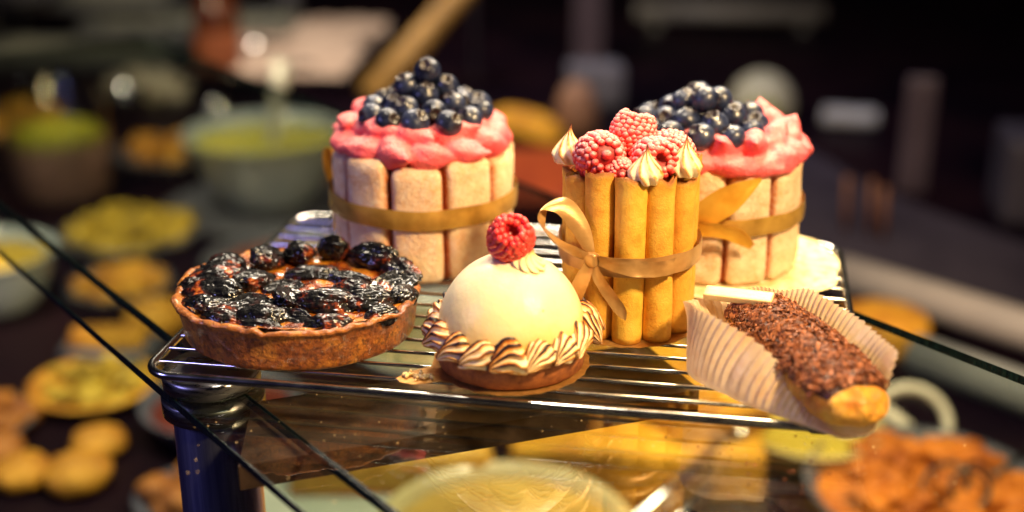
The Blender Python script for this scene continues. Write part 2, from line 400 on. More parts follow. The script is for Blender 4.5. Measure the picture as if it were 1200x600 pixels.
# ================================================================== BLUEBERRY / RASPBERRY
def berry_mesh(seed):
    random.seed(seed); off = R_(0, 50)
    V = []; F = []; A = []
    nu, nv = 30, 22
    V.append(Vector((0, 0, .62 * 1.0))); A.append(1)
    for j in range(1, nv):
        th = pi * (j / nv) ** 1.25
        for i in range(nu):
            a = 2 * pi * i / nu
            lob = .5 + .5 * cos(5 * a + off)
            r = 1.0
            w = th
            crown = exp(-((w - .42) / .09) ** 2) * (.10 + .13 * lob)
            pit = -.24 * exp(-(w / .30) ** 4)
            r += crown + pit
            d = Vector((sin(th) * cos(a), sin(th) * sin(a), cos(th)))
            r += .03 * nz(d, 1.5, off)
            V.append(Vector((d.x * r * 1.04, d.y * r * 1.04, d.z * r * .92))); A.append(1.0 if w < .38 else max(0, 1 - (w - .38) / .16))
    V.append(Vector((0, 0, -.9))); A.append(0)
    for i in range(nu): F.append((0, 1 + i, 1 + (i + 1) % nu))
    for j in range(nv - 2):
        for i in range(nu):
            a = 1 + j * nu + i; b = 1 + j * nu + (i + 1) % nu
            F.append((a, a + nu, b + nu, b))
    l = len(V) - 1; s0 = 1 + (nv - 2) * nu
    for i in range(nu): F.append((l, s0 + (i + 1) % nu, s0 + i))
    return V, F, {'crown': A}
BM = []
for k in range(3):
    o = obj('blueberry', berry_mesh(k + 3), MT['berry']); BM.append(o.data); bpy.data.objects.remove(o)
def blueberry(x, y, z, r, label, group, tilt=None):
    me = random.choice(BM); o = obj('blueberry', me, None)
    # radius is applied as a uniform object scale
    o.scale = (r, r, r); o.location = (x, y, z)
    tx, tz = tilt if tilt else (R_(.2, 1.5), R_(-1.4, 1.4))
    o.rotation_euler = (tx, R_(-.3, .3), tz)
    tag(o, label, 'blueberry', group)
    return o
def rasp_mesh(seed, n_rows=8):
    random.seed(seed); V = []; F = []; A = []
    def prof(t):   # t 0 rim .. 1 tip
        r = .60 + .42 * sin(pi * min(1, t * 1.0) * .62 + .35) if t < 2 else 0
        r = (.74 + .26 * sin(pi * t / .8)) if t < .4 else 1.0 * sqrt(max(0, 1 - ((t - .4) / .62) ** 2.1))
        return max(.0, r) * .86, .78 - 1.75 * t
    core = []
    for j in range(14):
        t = j / 13; r, z = prof(min(t, .99)); core.append((max(.02, r * .86), z * .95))
    core = [(.05, .45), (.16, .5), (.26, .7), (.5, .78)] + core
    cv, cf = lathe(core, 24); V += cv; F += cf; A += [0.0] * len(cv)
    sp = ico(1, 2)
    t = -.02; row = 0
    while t < .97:
        r, z = prof(max(t, 0)); cnt = max(1, int(2 * pi * max(r, .1) / .275)); ph = row * .5
        for k in range(cnt):
            a = 2 * pi * (k + ph + R_(-.12, .12)) / cnt; rr = .165 * R_(.86, 1.12)
            c = Vector((r * .93 * cos(a), r * .93 * sin(a), z + R_(-.03, .03))); nrm = Vector((cos(a) * r, sin(a) * r, z * .5)).normalized()
            n0 = len(V)
            for v in sp[0]:
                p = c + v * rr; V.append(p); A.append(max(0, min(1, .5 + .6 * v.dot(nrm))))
            F += [tuple(i + n0 for i in f) for f in sp[1]]
        t += .092; row += 1
    n0 = len(V)
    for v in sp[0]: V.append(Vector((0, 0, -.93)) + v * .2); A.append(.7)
    F += [tuple(i + n0 for i in f) for f in sp[1]]
    # top rim drupelets turning inwards
    for k in range(11):
        a = 2 * pi * k / 11; c = Vector((.46 * cos(a), .36 * sin(a), .80 + .06 * cos(2 * a) + R_(-.04, .04))); n0 = len(V)
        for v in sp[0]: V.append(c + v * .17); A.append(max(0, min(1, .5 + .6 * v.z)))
        F += [tuple(i + n0 for i in f) for f in sp[1]]
    return V, F, {'pit': A}
RM = {}
for nm in ('rasp', 'raspd'):
    for k in range(2):
        o = obj('raspberry', rasp_mesh(20 + k), MT[nm]); RM[nm, k] = o.data; bpy.data.objects.remove(o)
def raspberry(x, y, z, s, rot, label, kind='rasp', k=0, group=None):
    o = obj('raspberry', RM[kind, k], None, loc=(x, y, z), rot=rot); o.scale = (s, s, s)
    return tag(o, label, 'raspberry', group)

# ================================================================== CHARLOTTES
def ladyfinger(Rc, hw, hh, th, seed):
    off = seed * 3.7
    def f(v):
        k = abs(v.x) / hw; hz = abs(v.z) / hh
        bul = 1 + .10 * nz(v, .5, off)
        x = v.x * (1 + .03 * nz((0, 0, v.z), .7, off)); rad = Rc + v.y * bul + .07 * nz(v, 1.1, off) + .03 * nz(v, 3, off)
        a = x / (Rc + th)
        return Vector((rad * sin(a), -rad * cos(a), v.z + hh + (.10 * nz((v.x, 0, 0), .8, off) if v.z > 0 else 0)))
    raw = []
    def g(v): raw.append(v.copy()); return f(v)
    V, F = rbox(hw, th, hh, .50, 18, g)
    E = [sstep(.86, .99, abs(v.x) / hw) * 1.0 + sstep(.9, 1.0, abs(v.z) / hh) * .25 + (0.3 if v.y < 0 else 0) for v in raw]
    return V, F, {'edge': E}
def drop(ax, ay, az, seed, tip=.0):
    V, F = ico(1, 4)
    def f(v):
        w = 1 + .16 * nz(v, 1.3, seed) + .06 * nz(v, 3.5, seed)
        p = Vector((v.x * ax * w, v.y * ay * w, v.z * az * w))
        if tip and v.x > .3: p.x += tip * ((v.x - .3) / .7) ** 2; k = 1 - .55 * ((v.x - .3) / .7) ** 1.5; p.y *= k; p.z *= k
        return p
    return [f(v) for v in V], F
def cake(label, loc, R, rot0, n, hh, style):
    t = thing('charlotte_cake', label, 'cake', loc)
    random.seed(len(style) * 5 + 1)
    obj('sponge', lathe([(R - 1.2, .02), (R - .72, .05), (R - .72, hh * 2 - .5), (R - 1.2, hh * 2 - .35)], 64), MT['sponge'], t)
    hw = pi * R / n * .945
    for k in range(n):
        a = rot0 + 2 * pi * k / n
        d = ladyfinger(R - .55, hw, hh + R_(-.1, .1), .56, k + len(style) * 9)
        d = xf(d, RZ(a) @ RX(R_(-.015, .015)))
        obj('ladyfinger', d, MT['finger'], t)
    return t
# ribbon band
def band(R, z0, z1, mat, parent, wob=.06, n=96, name='ribbon', seed=0, a0=0, a1=2 * pi):
    def f(u, v):
        a = lerp(a0, a1, u); zz = lerp(z0, z1, v) + .05 * nz((cos(a) * 2, sin(a) * 2, seed), 1)
        rr = R + wob * nz((cos(a) * 3, sin(a) * 3, seed + v * .6), 1.2) + .035 * sin(pi * v)
        return (rr * cos(a), rr * sin(a), zz)
    return obj(name, grid(n, 6, f, cu=abs(a1 - a0 - 2 * pi) < 1e-6), mat, parent)
def flat_ribbon(path, name, mat, parent, width, tw=None, n=40, loc=(0, 0, 0)):
    """path: list of (point, width direction); Catmull-Rom smoothed"""
    P = [Vector(p[0]) for p in path]; Wd = [Vector(p[1]).normalized() for p in path]; wv = [p[2] if len(p) > 2 else width for p in path]
    def cr(L, u):
        m = len(L) - 1; x = min(u * m, m - 1e-6); i = int(x); t = x - i
        g = lambda k: L[max(0, min(m, k))]
        a, b, c, d = g(i - 1), g(i), g(i + 1), g(i + 2)
        return .5 * ((2 * b) + (c - a) * t + (2 * a - 5 * b + 4 * c - d) * t * t + (3 * b - a - 3 * c + d) * t ** 3)
    def f(u, v):
        c = cr(P, u); w = cr(Wd, u); w = w.normalized(); ww = cr(wv, u); s = (v - .5)
        tn = (cr(P, min(1, u + .02)) - cr(P, max(0, u - .02))).normalized(); nn = tn.cross(w)
        return c + w * s * ww + nn * (.10 * ww * (4 * s * s) + .03 * sin(u * 30 + s * 6) * s)
    return obj(name, grid(n, 8, f), mat, parent, loc=loc)

# ---- left cake
LC = (8.65, 15.42, 0.02); LR = 4.58
lc = cake('pink cream charlotte of sugared ladyfingers on left, with a plain gold ribbon band', LC, LR, .17, 10, 3.02, 'left')
random.seed(11)
bl = []
for k in range(14):
    a = 2 * pi * k / 14 + .1; q = drop(R_(1.05, 1.3), R_(.72, .86), R_(.60, .76), k * 2.3, tip=.35)
    bl.append(xf(q, T(3.75 * cos(a), 3.75 * sin(a), 6.38 + R_(-.12, .16)) @ RZ(a + pi / 2 * R_(.4, 1.3)) @ RY(R_(-.15, .25))))
for k in range(10):
    a = 2 * pi * k / 10 + .4; q = drop(R_(1.1, 1.45), .85, R_(.6, .72), k * 5.1 + 60, tip=.4)
    bl.append(xf(q, T(2.75 * cos(a), 2.75 * sin(a), 7.08 + R_(-.05, .12)) @ RZ(a + R_(.5, 2.2)) @ RY(R_(-.3, .1))))
for x, y, z in ((-3.4, -1.2, 7.3), (-3.1, 1.0, 7.5), (-2.5, -.4, 7.6)):
    bl.append(xf(drop(.85, .6, .45, x, tip=.3), T(x, y, z) @ RZ(R_(0, 3))))
bl.append(xf(ico(1, 3), T(0, 0, 6.2) @ SC(3.5, 3.5, .95)))
obj('cream', remesh(merge(bl), .085, 1, lambda v: v + Vector((0, 0, 1)) * (.05 * nz(v, 2.0) + .03 * nz(v, 5))), MT['pink'], lc)
rb = band(LR + .20, 2.95, 3.95, MT['ribbon_dark'], lc, wob=.03)
# rolled bow of the band, seen edge-on at the far left
flat_ribbon([((-4.55, .3, 3.4), (0, .2, 1)), ((-4.95, .2, 3.9), (0, .3, 1)), ((-5.05, .3, 5.0), (.3, 1, .2)), ((-4.85, .6, 5.3), (.5, 1, -.3)), ((-4.65, .6, 4.4), (.2, 1, 0)), ((-4.65, .5, 3.4), (0, 1, .3))], 'bow_loop', MT['ribbon_gold'], rb, 1.0)
flat_ribbon([((-4.65, .3, 3.4), (.3, 1, 0)), ((-4.95, .2, 2.7), (.3, 1, .1)), ((-4.85, .3, 1.7), (.2, 1, 0)), ((-5.0, .4, .9), (.3, 1, 0))], 'bow_tail', MT['ribbon_dark'], rb, .9)
def relax(B, r, cx, cy, itn=60):
    B = [Vector(b) for b in B]
    for _ in range(itn):
        for i in range(len(B)):
            for j in range(i):
                d = B[i] - B[j]; l = d.length; m = r[i] + r[j]
                if l < m * .98:
                    d = d / max(l, 1e-6) * (m * .98 - l) * .5; B[i] += d; B[j] -= d
    return B
def pile(cx, cy, z1, dz, R1, R2, n1, n2, ntop, where, group, seed, R3=.45):
    random.seed(seed); P = []; Lb = []
    dirs = ['right', 'back right', 'back', 'back left', 'left', 'front left', 'front', 'front right']
    for n, Rr, z, lvl in ((n1, R1, z1, 'bottom layer'), (n2, R2, z1 + dz, 'middle layer'), (ntop, R3, z1 + 2 * dz, 'top')):
        for k in range(n):
            a = 2 * pi * (k + (.5 if lvl[0] == 'm' else .1)) / n; P.append((cx + Rr * cos(a), cy + Rr * sin(a), z + R_(-.06, .08)))
            Lb.append((lvl, a))
    P.append((cx, cy, z1)); Lb.append(('core', 0))
    if where[0] == 'l': P.append((cx + .1, cy - .1, z1 + 3 * dz)); Lb.append(('peak', 0))
    rr = [R_(.60, .69) for _ in P]; B = relax(P, rr, cx, cy)
    for b, r, (lvl, a) in zip(B, rr, Lb):
        a = a % (2 * pi); dn = dirs[int((a + pi / 8) // (pi / 4)) % 8]
        if lvl == 'core': lab = 'blueberry buried in the middle of the pile on the %s' % where
        elif lvl == 'peak': lab = 'single highest blueberry crowning the pile on the %s' % where
        elif lvl == 'top': lab = 'blueberry just under the crowning one, %s side, on the %s' % (dn, where)
        else: lab = 'blueberry at the %s of the %s of the pile on the %s' % (dn, lvl, where)
        blueberry(b.x, b.y, b.z, r, lab, group)
pile(8.95, 15.4, 7.78, .42, 2.6, 1.6, 12, 8, 4, 'left charlotte', 'blueberries piled on the left charlotte', 5, .75)

# ---- right cake
RC = (23.62, 17.0, 0.02); RR = 4.0
rc = cake('pink cream charlotte with a yellow ribbon bow, standing behind the rolled wafer cake', RC, RR, .42, 10, 2.95, 'right!')
random.seed(23); bl = []
for k in range(12):
    a = 2 * pi * k / 12 + .15; q = drop(R_(1.2, 1.5), R_(.95, 1.2), R_(.55, .8), k * 3.3, tip=.2)
    bl.append(xf(q, T(3.3 * cos(a), 3.3 * sin(a), 6.1 + R_(-.1, .2)) @ RZ(a + pi / 2)))
for k in range(12):
    a = 2 * pi * k / 12; q = drop(R_(.9, 1.25), R_(.65, .85), R_(.6, .85), k * 4.7 + 9, tip=.5)
    bl.append(xf(q, T(2.75 * cos(a), 2.75 * sin(a), 6.75 + R_(-.1, .2)) @ RZ(a + R_(-.6, 1.6)) @ RY(R_(-.7, -.1))))
bl.append(xf(ico(1, 3), T(-.2, 0, 6.1) @ SC(3.2, 3.2, 1.0)))
def peak(x, y, z, a, tilt, L, w):
    V, F = ico(1, 3)
    def f(v):
        k = (v.x + 1) / 2; s = (1 - k ** 1.5) ** .9 * 1.0 + .09
        return Vector((k * L, v.y * w * s, v.z * w * .8 * s))
    return xf(([f(v) for v in V], F), T(x, y, z) @ RZ(a) @ RY(-tilt))
for q in ((2.1, -1.5, 6.1, .9, 1.0, 2.0, 1.05), (2.9, -.3, 6.1, 1.2, 1.05, 1.8, 1.0), (1.2, -2.6, 6.2, 1.4, 1.0, 2.0, 1.0), (-.2, -3.0, 6.2, 1.8, .95, 1.9, 1.0), (2.9, .9, 6.1, .6, 1.1, 1.7, 1.0),
          (-2.2, -2.2, 6.3, 2.2, .9, 1.7, 1.0), (2.7, -2.0, 6.0, -.4, .5, 1.1, 1.1), (2.0, 1.2, 6.3, 2.0, 1.2, 2.1, 1.0), (-3.1, .2, 6.4, 3.0, .9, 1.6, .9)):
    bl.append(peak(*q))
obj('cream', remesh(merge(bl), .09, 3, lambda v: v + Vector((.06 * nz(v, 1.5), .06 * nz(v, 1.5, 7), .10 * nz(v, 1.6, 3)))), MT['pink'], rc)
rb = band(RR + .20, 2.75, 3.65, MT['ribbon_dark'], rc, wob=.03)
# big crossed yellow bow tails on the front left of the cake
flat_ribbon([((-2.2, -3.95, 3.1), (-.4, -.1, 1), .5), ((-1.5, -4.5, 3.5), (-.5, -.2, .8), 1.0), ((-.5, -4.75, 4.2), (-.6, -.2, .8), 1.45), ((.6, -4.7, 5.0), (-.6, -.1, .8), 1.3), ((1.9, -4.3, 5.8), (-.5, 0, .8), .15)], 'bow_loop', MT['ribbon_gold'], rb, 1.35)
flat_ribbon([((-1.9, -4.1, 3.1), (.1, 0, 1)), ((-.9, -4.7, 3.35), (0, -.1, 1)), ((.2, -4.75, 3.3), (-.1, -.2, 1)), ((1.1, -4.5, 2.95), (.3, -.2, 1)), ((1.7, -4.25, 2.4), (.6, -.1, .8), .35)], 'bow_tail', MT['ribbon_gold'], rb, .8)
flat_ribbon([((-2.0, -4.0, 3.2), (.1, -.1, 1)), ((-1.2, -4.75, 3.9), (.5, -.4, .8)), ((-1.5, -4.9, 4.7), (.9, -.3, .2)), ((-2.4, -4.6, 4.4), (.7, -.4, -.5)), ((-2.6, -4.0, 3.5), (.3, -.3, 1))], 'bow_loop', MT['ribbon_tan'], rb, .9)
obj('knot', xf(rbox(.4, .3, .42, .26, 8), T(-2.15, -4.02, 3.15) @ RZ(-.45)), MT['ribbon_gold'], rb)
pile(22.5, 16.4, 7.45, .42, 2.65, 1.6, 12, 8, 4, 'right charlotte', 'blueberries piled on the right charlotte', 8, .75)
# crumpled paper / crumbs sheet under it
def liner():
    def f(u, v):
        a = 2 * pi * u; rr = v * (4.9 + 1.0 * max(0, cos(a - .1)) ** 2 + .5 * nz((cos(a) * 2, sin(a) * 2, 1), 1.3) + .9 * max(0, cos(a - .9)) ** 3)
        x, y = rr * cos(a), rr * sin(a)
        return (x, y, .012 + v * v * (.05 + .07 * abs(nz((x, y, 0), .9)) + .04 * abs(nz((x, y, 0), 3))))
    o = obj('paper_liner', grid(72, 16, f, cu=True), MT['liner'], loc=(RC[0] + .2, RC[1] - .6, 0.0)); tag(o, 'creamy stained paper sheet under the right charlotte, sticking out over the rack', 'paper liner')
liner()

# ================================================================== ROLLED WAFER CAKE
CC = (19.79, 8.85, 0.03); CR = 3.12
def wafer_roll(h, r, seed, face=0):
    random.seed(seed); turns = 1.55; n = 52; thk = .06; off = R_(0, 20); st = face + pi - turns * 2 * pi + R_(-1.5, 1.5)
    nvv = 26
    def P(u, v, o):
        a = u * turns * 2 * pi; rad = r - .13 * (1 - u) * 1.5 * (1) - o
        wv = nz((u * 3, v * 2, off), 1.0) * .05
        zt = h + .22 * nz((cos(a), sin(a), off), 1.6) + .05 * sin(a + off)
        z = v * zt; rad += .10 * max(0, nz((cos(a) * .8, sin(a) * .8, off + 9), 1)) * sstep(.8, 1, v) + .035 * nz((cos(a) * 1.2, sin(a) * 1.2, z * .55 + off), 1.0) + (.03 * (v > .94))
        return Vector((rad * cos(a + st), rad * sin(a + st), z))
    Vo, Fo = grid(n, nvv, lambda u, v: P(u, v, 0)); Vi, Fi = grid(n, nvv, lambda u, v: P(u, v, thk))
    k = len(Vo); V = Vo + Vi; F = Fo + [tuple(reversed([i + k for i in f])) for f in Fi]
    w = n + 1
    for i in range(n):
        a = nvv * w + i; F.append((a, a + 1, a + 1 + k, a + k)); F.append((i + 1, i, i + k, i + 1 + k))
    for j in range(nvv):
        for i in (0, n):
            a = j * w + i; F.append((a, a + w, a + w + k, a + k))
    rim = []
    for q in (0, 1):
        for j in range(nvv + 1):
            for i in range(w):
                u = i / n; v = j / nvv; rim.append(max(sstep(.95, 1, v), sstep(.955, 1, u) * .9, .5 * sstep(.06, 0, v)))
    return V, F, {'rim': rim}
wc = thing('wafer_roll_cake', 'round cake walled with upright golden rolled wafers and tied with a bronze satin bow', 'cake', CC)
obj('filling', lathe([(.5, .02), (CR - 1.15, .02), (CR - 1.15, 6.8), (CR - 1.5, 7.2), (1.2, 7.5), (.2, 7.55)], 48, lambda a, r, z, j: (r, z + (.12 * nz((cos(a) * 2, sin(a) * 2, z), 1) if j > 2 else 0))),
    simple('pale pink cream filling', (.80, .45, .34), (.85, .62, .50), 2, .5, .05), wc)
NW = 11
hts = {}
for k in range(NW):
    a = radians(-90) + 2 * pi * (k + .12) / NW
    random.seed(100 + k); h = 7.0 + R_(-.35, .4)
    if k == 0: h = 7.25
    hts[k] = (a, h)
    lean = R_(-.012, .012)
    d = xf(wafer_roll(h + .3, .705 + R_(-.03, .03), 200 + k, a), T((CR - .70) * cos(a), (CR - .70) * sin(a), .02) @ RX(lean) @ RY(lean + R_(-.01, .01)))
    obj('rolled_wafer', d, MT['wafer'], wc)
# ribbon + bow
rb = band(CR + .11, 3.25, 4.15, MT['ribbon_tan'], wc, wob=.05, seed=4)
kx, ky, kz = -1.35, -3.02, 3.98
obj('knot', xf(displace(rbox(.33, .27, .33, .22, 10), lambda v: v * (1 + .12 * nz(v, 4))), T(kx, ky - .12, kz) @ RZ(-.4)), MT['ribbon_tan'], rb)
K = Vector((kx, ky - .1, kz))
def kp(dx, dy, dz): return K + Vector((dx, dy, dz))
flat_ribbon([(kp(-.1, -.05, .05), (.5, 0, .7), .35), (kp(-.7, -.5, .45), (.5, -.5, .6), .7), (kp(-1.5, -.8, 1.0), (.3, -.7, .5), .9), (kp(-2.15, -.7, 1.75), (-.1, -.9, .3), 1.0), (kp(-2.0, -.2, 2.45), (-.3, -.9, -.1), 1.05), (kp(-1.2, .05, 2.35), (-.4, -.7, -.4), 1.0), (kp(-.45, -.05, 1.35), (-.7, -.4, -.3), .8), (kp(-.02, -.02, .1), (-.8, 0, -.3), .35)][::1], 'bow_loop', MT['ribbon_tan'], rb, 1.0, n=64)
flat_ribbon([(kp(.08, -.05, .02), (0, 0, 1), .35), (kp(.8, -.35, .0), (0, -.2, 1), .6), (kp(1.7, -.42, -.1), (.1, .1, 1), .75), (kp(2.4, -.25, -.2), (0, .1, 1), .7), (kp(3.0, .08, -.25), (0, 0, 1), .7), (kp(3.5, .55, -.25), (0, 0, 1), .7)], 'bow_loop', MT['ribbon_tan'], rb, .7, n=48)
flat_ribbon([(kp(.0, -.1, -.05), (1, 0, .2), .3), (kp(.35, -.35, -.7), (1, -.2, .5), .5), (kp(.85, -.45, -1.4), (1, -.1, .6), .55), (kp(1.35, -.4, -2.15), (.8, 0, .5), .5), (kp(1.55, -.38, -2.6), (.9, 0, .2), .04)], 'bow_tail', MT['ribbon_tan'], rb, .5, n=36)
flat_ribbon([(kp(-.05, -.1, -.05), (1, 0, -.2), .3), (kp(-.25, -.35, -.6), (1, -.3, -.3), .6), (kp(-.55, -.4, -1.3), (1, -.1, -.4), .7), (kp(-.85, -.3, -2.0), (1, 0, -.3), .7), (kp(-1.0, -.3, -2.6), (.8, 0, -.6), .3)], 'bow_tail', MT['ribbon_tan'], rb, .6, n=36)
# meringue kiss: piped with ridges and a drawn tip
def kiss(R, H, ridges=9, twist=.9, seed=0, scorch=.75):
    n = ridges * 8; m = 26; V = []; F = []; A = []
    for j in range(m + 1):
        t = j / m
        r = R * (sin(pi * min(1, (t * 1.05 + .16))) ** .75 if t < .35 else 1) if t < .0 else 0
        if t < .25: r = R * (.78 + .22 * sin(pi / 2 * t / .25))
        else: q = (t - .25) / .75; r = R * (.5 + .5 * cos(pi * q ** .78)) ** .9 + .03 * R
        r = max(r, .015); z = H * t ** 1.05
        bend = .10 * R * (t ** 3)
        for i in range(n):
            a = 2 * pi * i / n; ph = ridges * (a + twist * t) ; rg = .5 + .5 * cos(ph); am = .26 * (1 - t * .4)
            rr = r * (1 - am * (1 - rg ** .7)); V.append(Vector((rr * cos(a) + bend, rr * sin(a) + bend * .5, z)))
            A.append((rg ** 1.5 * .66 + (1 - rg) * .12) * (.62 + .45 * t + scorch * max(0, nz((cos(a), sin(a), seed), 1.1))) + (sstep(.62, 1, t) * .6))
    for j in range(m):
        for i in range(n):
            k = (i + 1) % n; F.append((j * n + i, j * n + k, (j + 1) * n + k, (j + 1) * n + i))
    F.append(tuple(range(n - 1, -1, -1)))
    return V, F, {'toast': A}
for x, y, z, nm in ((16.98, 8.7, 7.35, 0), (20.55, 6.45, 7.35, 1), (22.15, 7.75, 7.35, 2)):
    o = obj('meringue_kiss', xf(kiss(.78, 1.75 if nm != 1 else 1.65, 8, 1.3, nm * 3, 1.3), T(x - CC[0], y - CC[1], z) @ RZ(nm) @ RX((-.10, .04, .06)[nm])), MT['meringue'], wc)
G5 = None
raspberry(18.45, 7.75, 8.05, 1.18, (-1.9, .35, .3), 'sugar dusted raspberry at the left of the wafer cake, beside the left meringue', 'raspd', 0)
raspberry(19.75, 9.1, 8.6, 1.12, (-.25, .15, .0), 'highest raspberry on the wafer cake, standing with its opening up', 'raspd', 1)
raspberry(20.75, 7.75, 8.0, 1.08, (1.15, .9, .2), 'dusted raspberry just behind the front meringue tip on the wafer cake', 'raspd', 0)
raspberry(21.55, 8.9, 8.0, 1.04, (-1.3, -.7, .5), 'heavily sugared raspberry at the right of the wafer cake, by the right meringue', 'raspd', 1)
raspberry(19.45, 7.1, 7.55, .72, (-1.7, .1, .2), 'small low raspberry tucked between the wafer rolls and the front meringue', 'raspd', 1)
def card(name, label, c, R, tab, rot, z=.0, h=.05):
    V = []; n = 72
    for zz in (z, z + h):
        for i in range(n):
            a = 2 * pi * i / n; d = (a - rot + pi) % (2 * pi) - pi
            rr = R + tab * exp(-(d / .17) ** 4) + .04 * cos(a * 24)
            V.append(Vector((rr * cos(a), rr * sin(a), zz)))
    F = [tuple(range(n - 1, -1, -1)), tuple(range(n, 2 * n))] + [(i, (i + 1) % n, n + (i + 1) % n, n + i) for i in range(n)]
    o = obj(name, (V, F), MT['card'], loc=c, smooth=False); return tag(o, label, 'cake board')
card('cake_board', 'round gold card under the rolled wafer cake', (CC[0], CC[1], 0), CR + .15, .9, radians(-125), .003, .022)

# ================================================================== DOME CAKE
DC = (15.3, 3.55, .06)
dc = thing('dome_cake', 'ivory glazed dome cake ringed with torched meringue at the front of the rack', 'cake', DC)
obj('biscuit_base', lathe([(2.2, 0), (2.95, .0), (3.12, .08), (3.2, .6), (3.22, 1.0), (3.1, 1.2), (2.4, 1.25)], 96, lambda a, r, z, j: (r + .05 * nz((cos(a) * 4, sin(a) * 4, z * 2), 1), z + .03 * nz((cos(a) * 5, sin(a) * 5, z), 1))), MT['base'], dc)
prof = [(3.2 * cos(t * pi / 2) ** .92 if t < 1 else .001, 1.1 + 3.62 * sin(t * pi / 2) ** 1.02) for t in [i / 36 for i in range(37)]]
prof = [(3.0, 1.0), (3.16, 1.05)] + [(max(r, .004), z + .0) for r, z in prof]
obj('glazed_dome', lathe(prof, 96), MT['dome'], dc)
def shell(L, R, ridges, seed, scorch):
    """a piped shell lying along +x, blunt end first, ridges fanning over the back"""
    n = ridges * 9; m = 34; V = []; F = []; A = []
    for j in range(m + 1):
        t = j / m; r = R * (sin(pi * t ** .55) ** .55) * (1 - .30 * t); r = max(r, .01)
        cx = L * (t - .38); lift = .30 * R * sin(pi * t)
        for i in range(n):
            a = 2 * pi * i / n; wp = 1.5 * nz((t * 2.2, cos(a) * 1.2, seed), 1.1)
            ph = ridges * a + 3.4 * sin(pi * t * .9) + wp * 2.4; rg = .5 + .5 * cos(ph)
            rr = r * (1 - .30 * (1 - rg ** .7)) * (1 + .16 * nz((t * 2, cos(a), sin(a) + seed), 1.3)); up = sin(a)
            V.append(Vector((cx + .10 * nz((t * 3, a, seed), 1) + .10 * R * rg, rr * cos(a), rr * sin(a) * .92 + lift)))
            hot = .5 + 1.3 * nz((cx * .9, cos(a) * .8, seed + 5), 1.0)
            A.append(max(.1, rg ** 2.2 * (.50 + .40 * max(0, hot) + .16 * up) + .13 + scorch * max(0, up + .3) * .5 + .10 * hot))
    for j in range(m):
        for i in range(n):
            k = (i + 1) % n; F.append((j * n + i, j * n + k, (j + 1) * n + k, (j + 1) * n + i))
    return V, F, {'toast': A}
NS = 17
for k in range(NS):
    random.seed(300 + k)
    a = 2 * pi * k / NS + .1; sc_ = .6 if k == 13 else R_(.0, .22)
    d = shell(R_(1.45, 1.8), R_(.70, .84), R_i(10, 12), k * 4.1, sc_)
    M = T(3.12 * cos(a), 3.12 * sin(a), 1.36 + R_(-.05, .06)) @ RZ(a + radians(-55) + R_(-.22, .22)) @ RY(radians(10)) @ RX(R_(-.3, .3)) @ SC(1, 1, 1.25)
    obj('torched_meringue', xf(d, M), MT['meringue'], dc)
d = kiss(.78, .85, 9, 2.6, 2, -.2)
obj('cream_swirl', xf(d, T(.72, -.32, 4.42) @ RY(.30) @ RX(.12) @ RZ(.5)), MT['swirl'], dc)
raspberry(15.28, 3.55, 5.52, 1.08, (.62, .50, -.3), 'single bright red raspberry on top of the ivory dome cake', 'rasp', 0)
bd = card('cake_board', 'round gold card with a crumby tab under the dome cake', (DC[0], DC[1], 0), 3.35, 1.75, radians(213), .003, .03)
# curled tab and crumbs
random.seed(3); V = []; parts = []
for k in range(34):
    q = displace(ico(R_(.05, .12), 1), lambda v: v * (1 + .5 * nz(v, 9, k)))
    parts.append(xf(q, T(DC[0] + 4.35 * cos(radians(213)) + random.gauss(0, .35), DC[1] + 4.35 * sin(radians(213)) + random.gauss(0, .16), .07 + R_(0, .07))))
o = obj('crumbs', merge(parts), MT['crumb']); tag(o, 'small heap of pale crumbs on the gold card tab', 'crumbs'); o['kind'] = 'stuff'

# ================================================================== PLUM TART
TC = (5.22, 5.32, .02)
tt = thing('plum_tart', 'deep round brown tart filled with black roasted plums at the left of the rack', 'tart', TC)
TRB, TRT, TH = 5.2, 5.55, 2.0
def top_(z): return max(0, min(1, (z - 1.5) / .6))
def cr(a, r, z, j):
    w = .26 * nz((cos(a) * 2.4, sin(a) * 2.4, z * .5), 1) + .16 * nz((cos(a) * 9, sin(a) * 9, z * 1.5), 1) * top_(z) + .07 * nz((cos(a) * 8, sin(a) * 8, z), 1)
    top = max(0, min(1, (z - 1.5) / .8))
    return r + w * (.35 + top), z + top * (.24 * nz((cos(a) * 5, sin(a) * 5, 3), 1) + .16 * nz((cos(a) * 14, sin(a) * 14, 1), 1))
pf = [(3, 0), (TRB - .15, 0), (TRB, .12)] + [(lerp(TRB, TRT - .12, k / 8), lerp(.15, 1.9, k / 8)) for k in range(1, 9)] + [(TRT + .04, 1.98), (TRT + .07, 2.06), (TRT + .01, 2.14), (TRT - .10, 2.19), (TRT - .24, 2.16), (TRT - .42, 2.06), (TRT - .8, 1.7), (TRT - .9, 1.2)]
obj('crust', lathe(pf, 160, cr), MT['crust'], tt)
def fil(u, v):
    a = 2 * pi * u; r = v * (TRT - .40); x, y = r * cos(a), r * sin(a)
    return (x, y, 1.98 + .16 * nz((x, y, 0), .9) + .08 * nz((x, y, 5), 2.6) + .03 * nz((x, y, 5), 7) + .12 * v ** 6)
obj('custard', grid(96, 40, fil, cu=True), MT['custard'], tt)
def plum(seed, ax, ay, az, hollow=False):
    V, F = ico(1, 5)
    def f(v):
        w = 1 + .22 * nz(v, 1.3, seed) - .24 * abs(nz((v.x * 1.6 + .6 * nz(v, 2, seed), v.y * 2.6, v.z * 1.6), 1.5, seed)) + .06 * nz(v, 4.0, seed)
        p = Vector((v.x * ax * w, v.y * ay * w, v.z * az * w))
        if hollow and v.z > .25: p.z -= (v.z - .25) * az * 1.25
        return p
    return [f(v) for v in V], F
PL = []
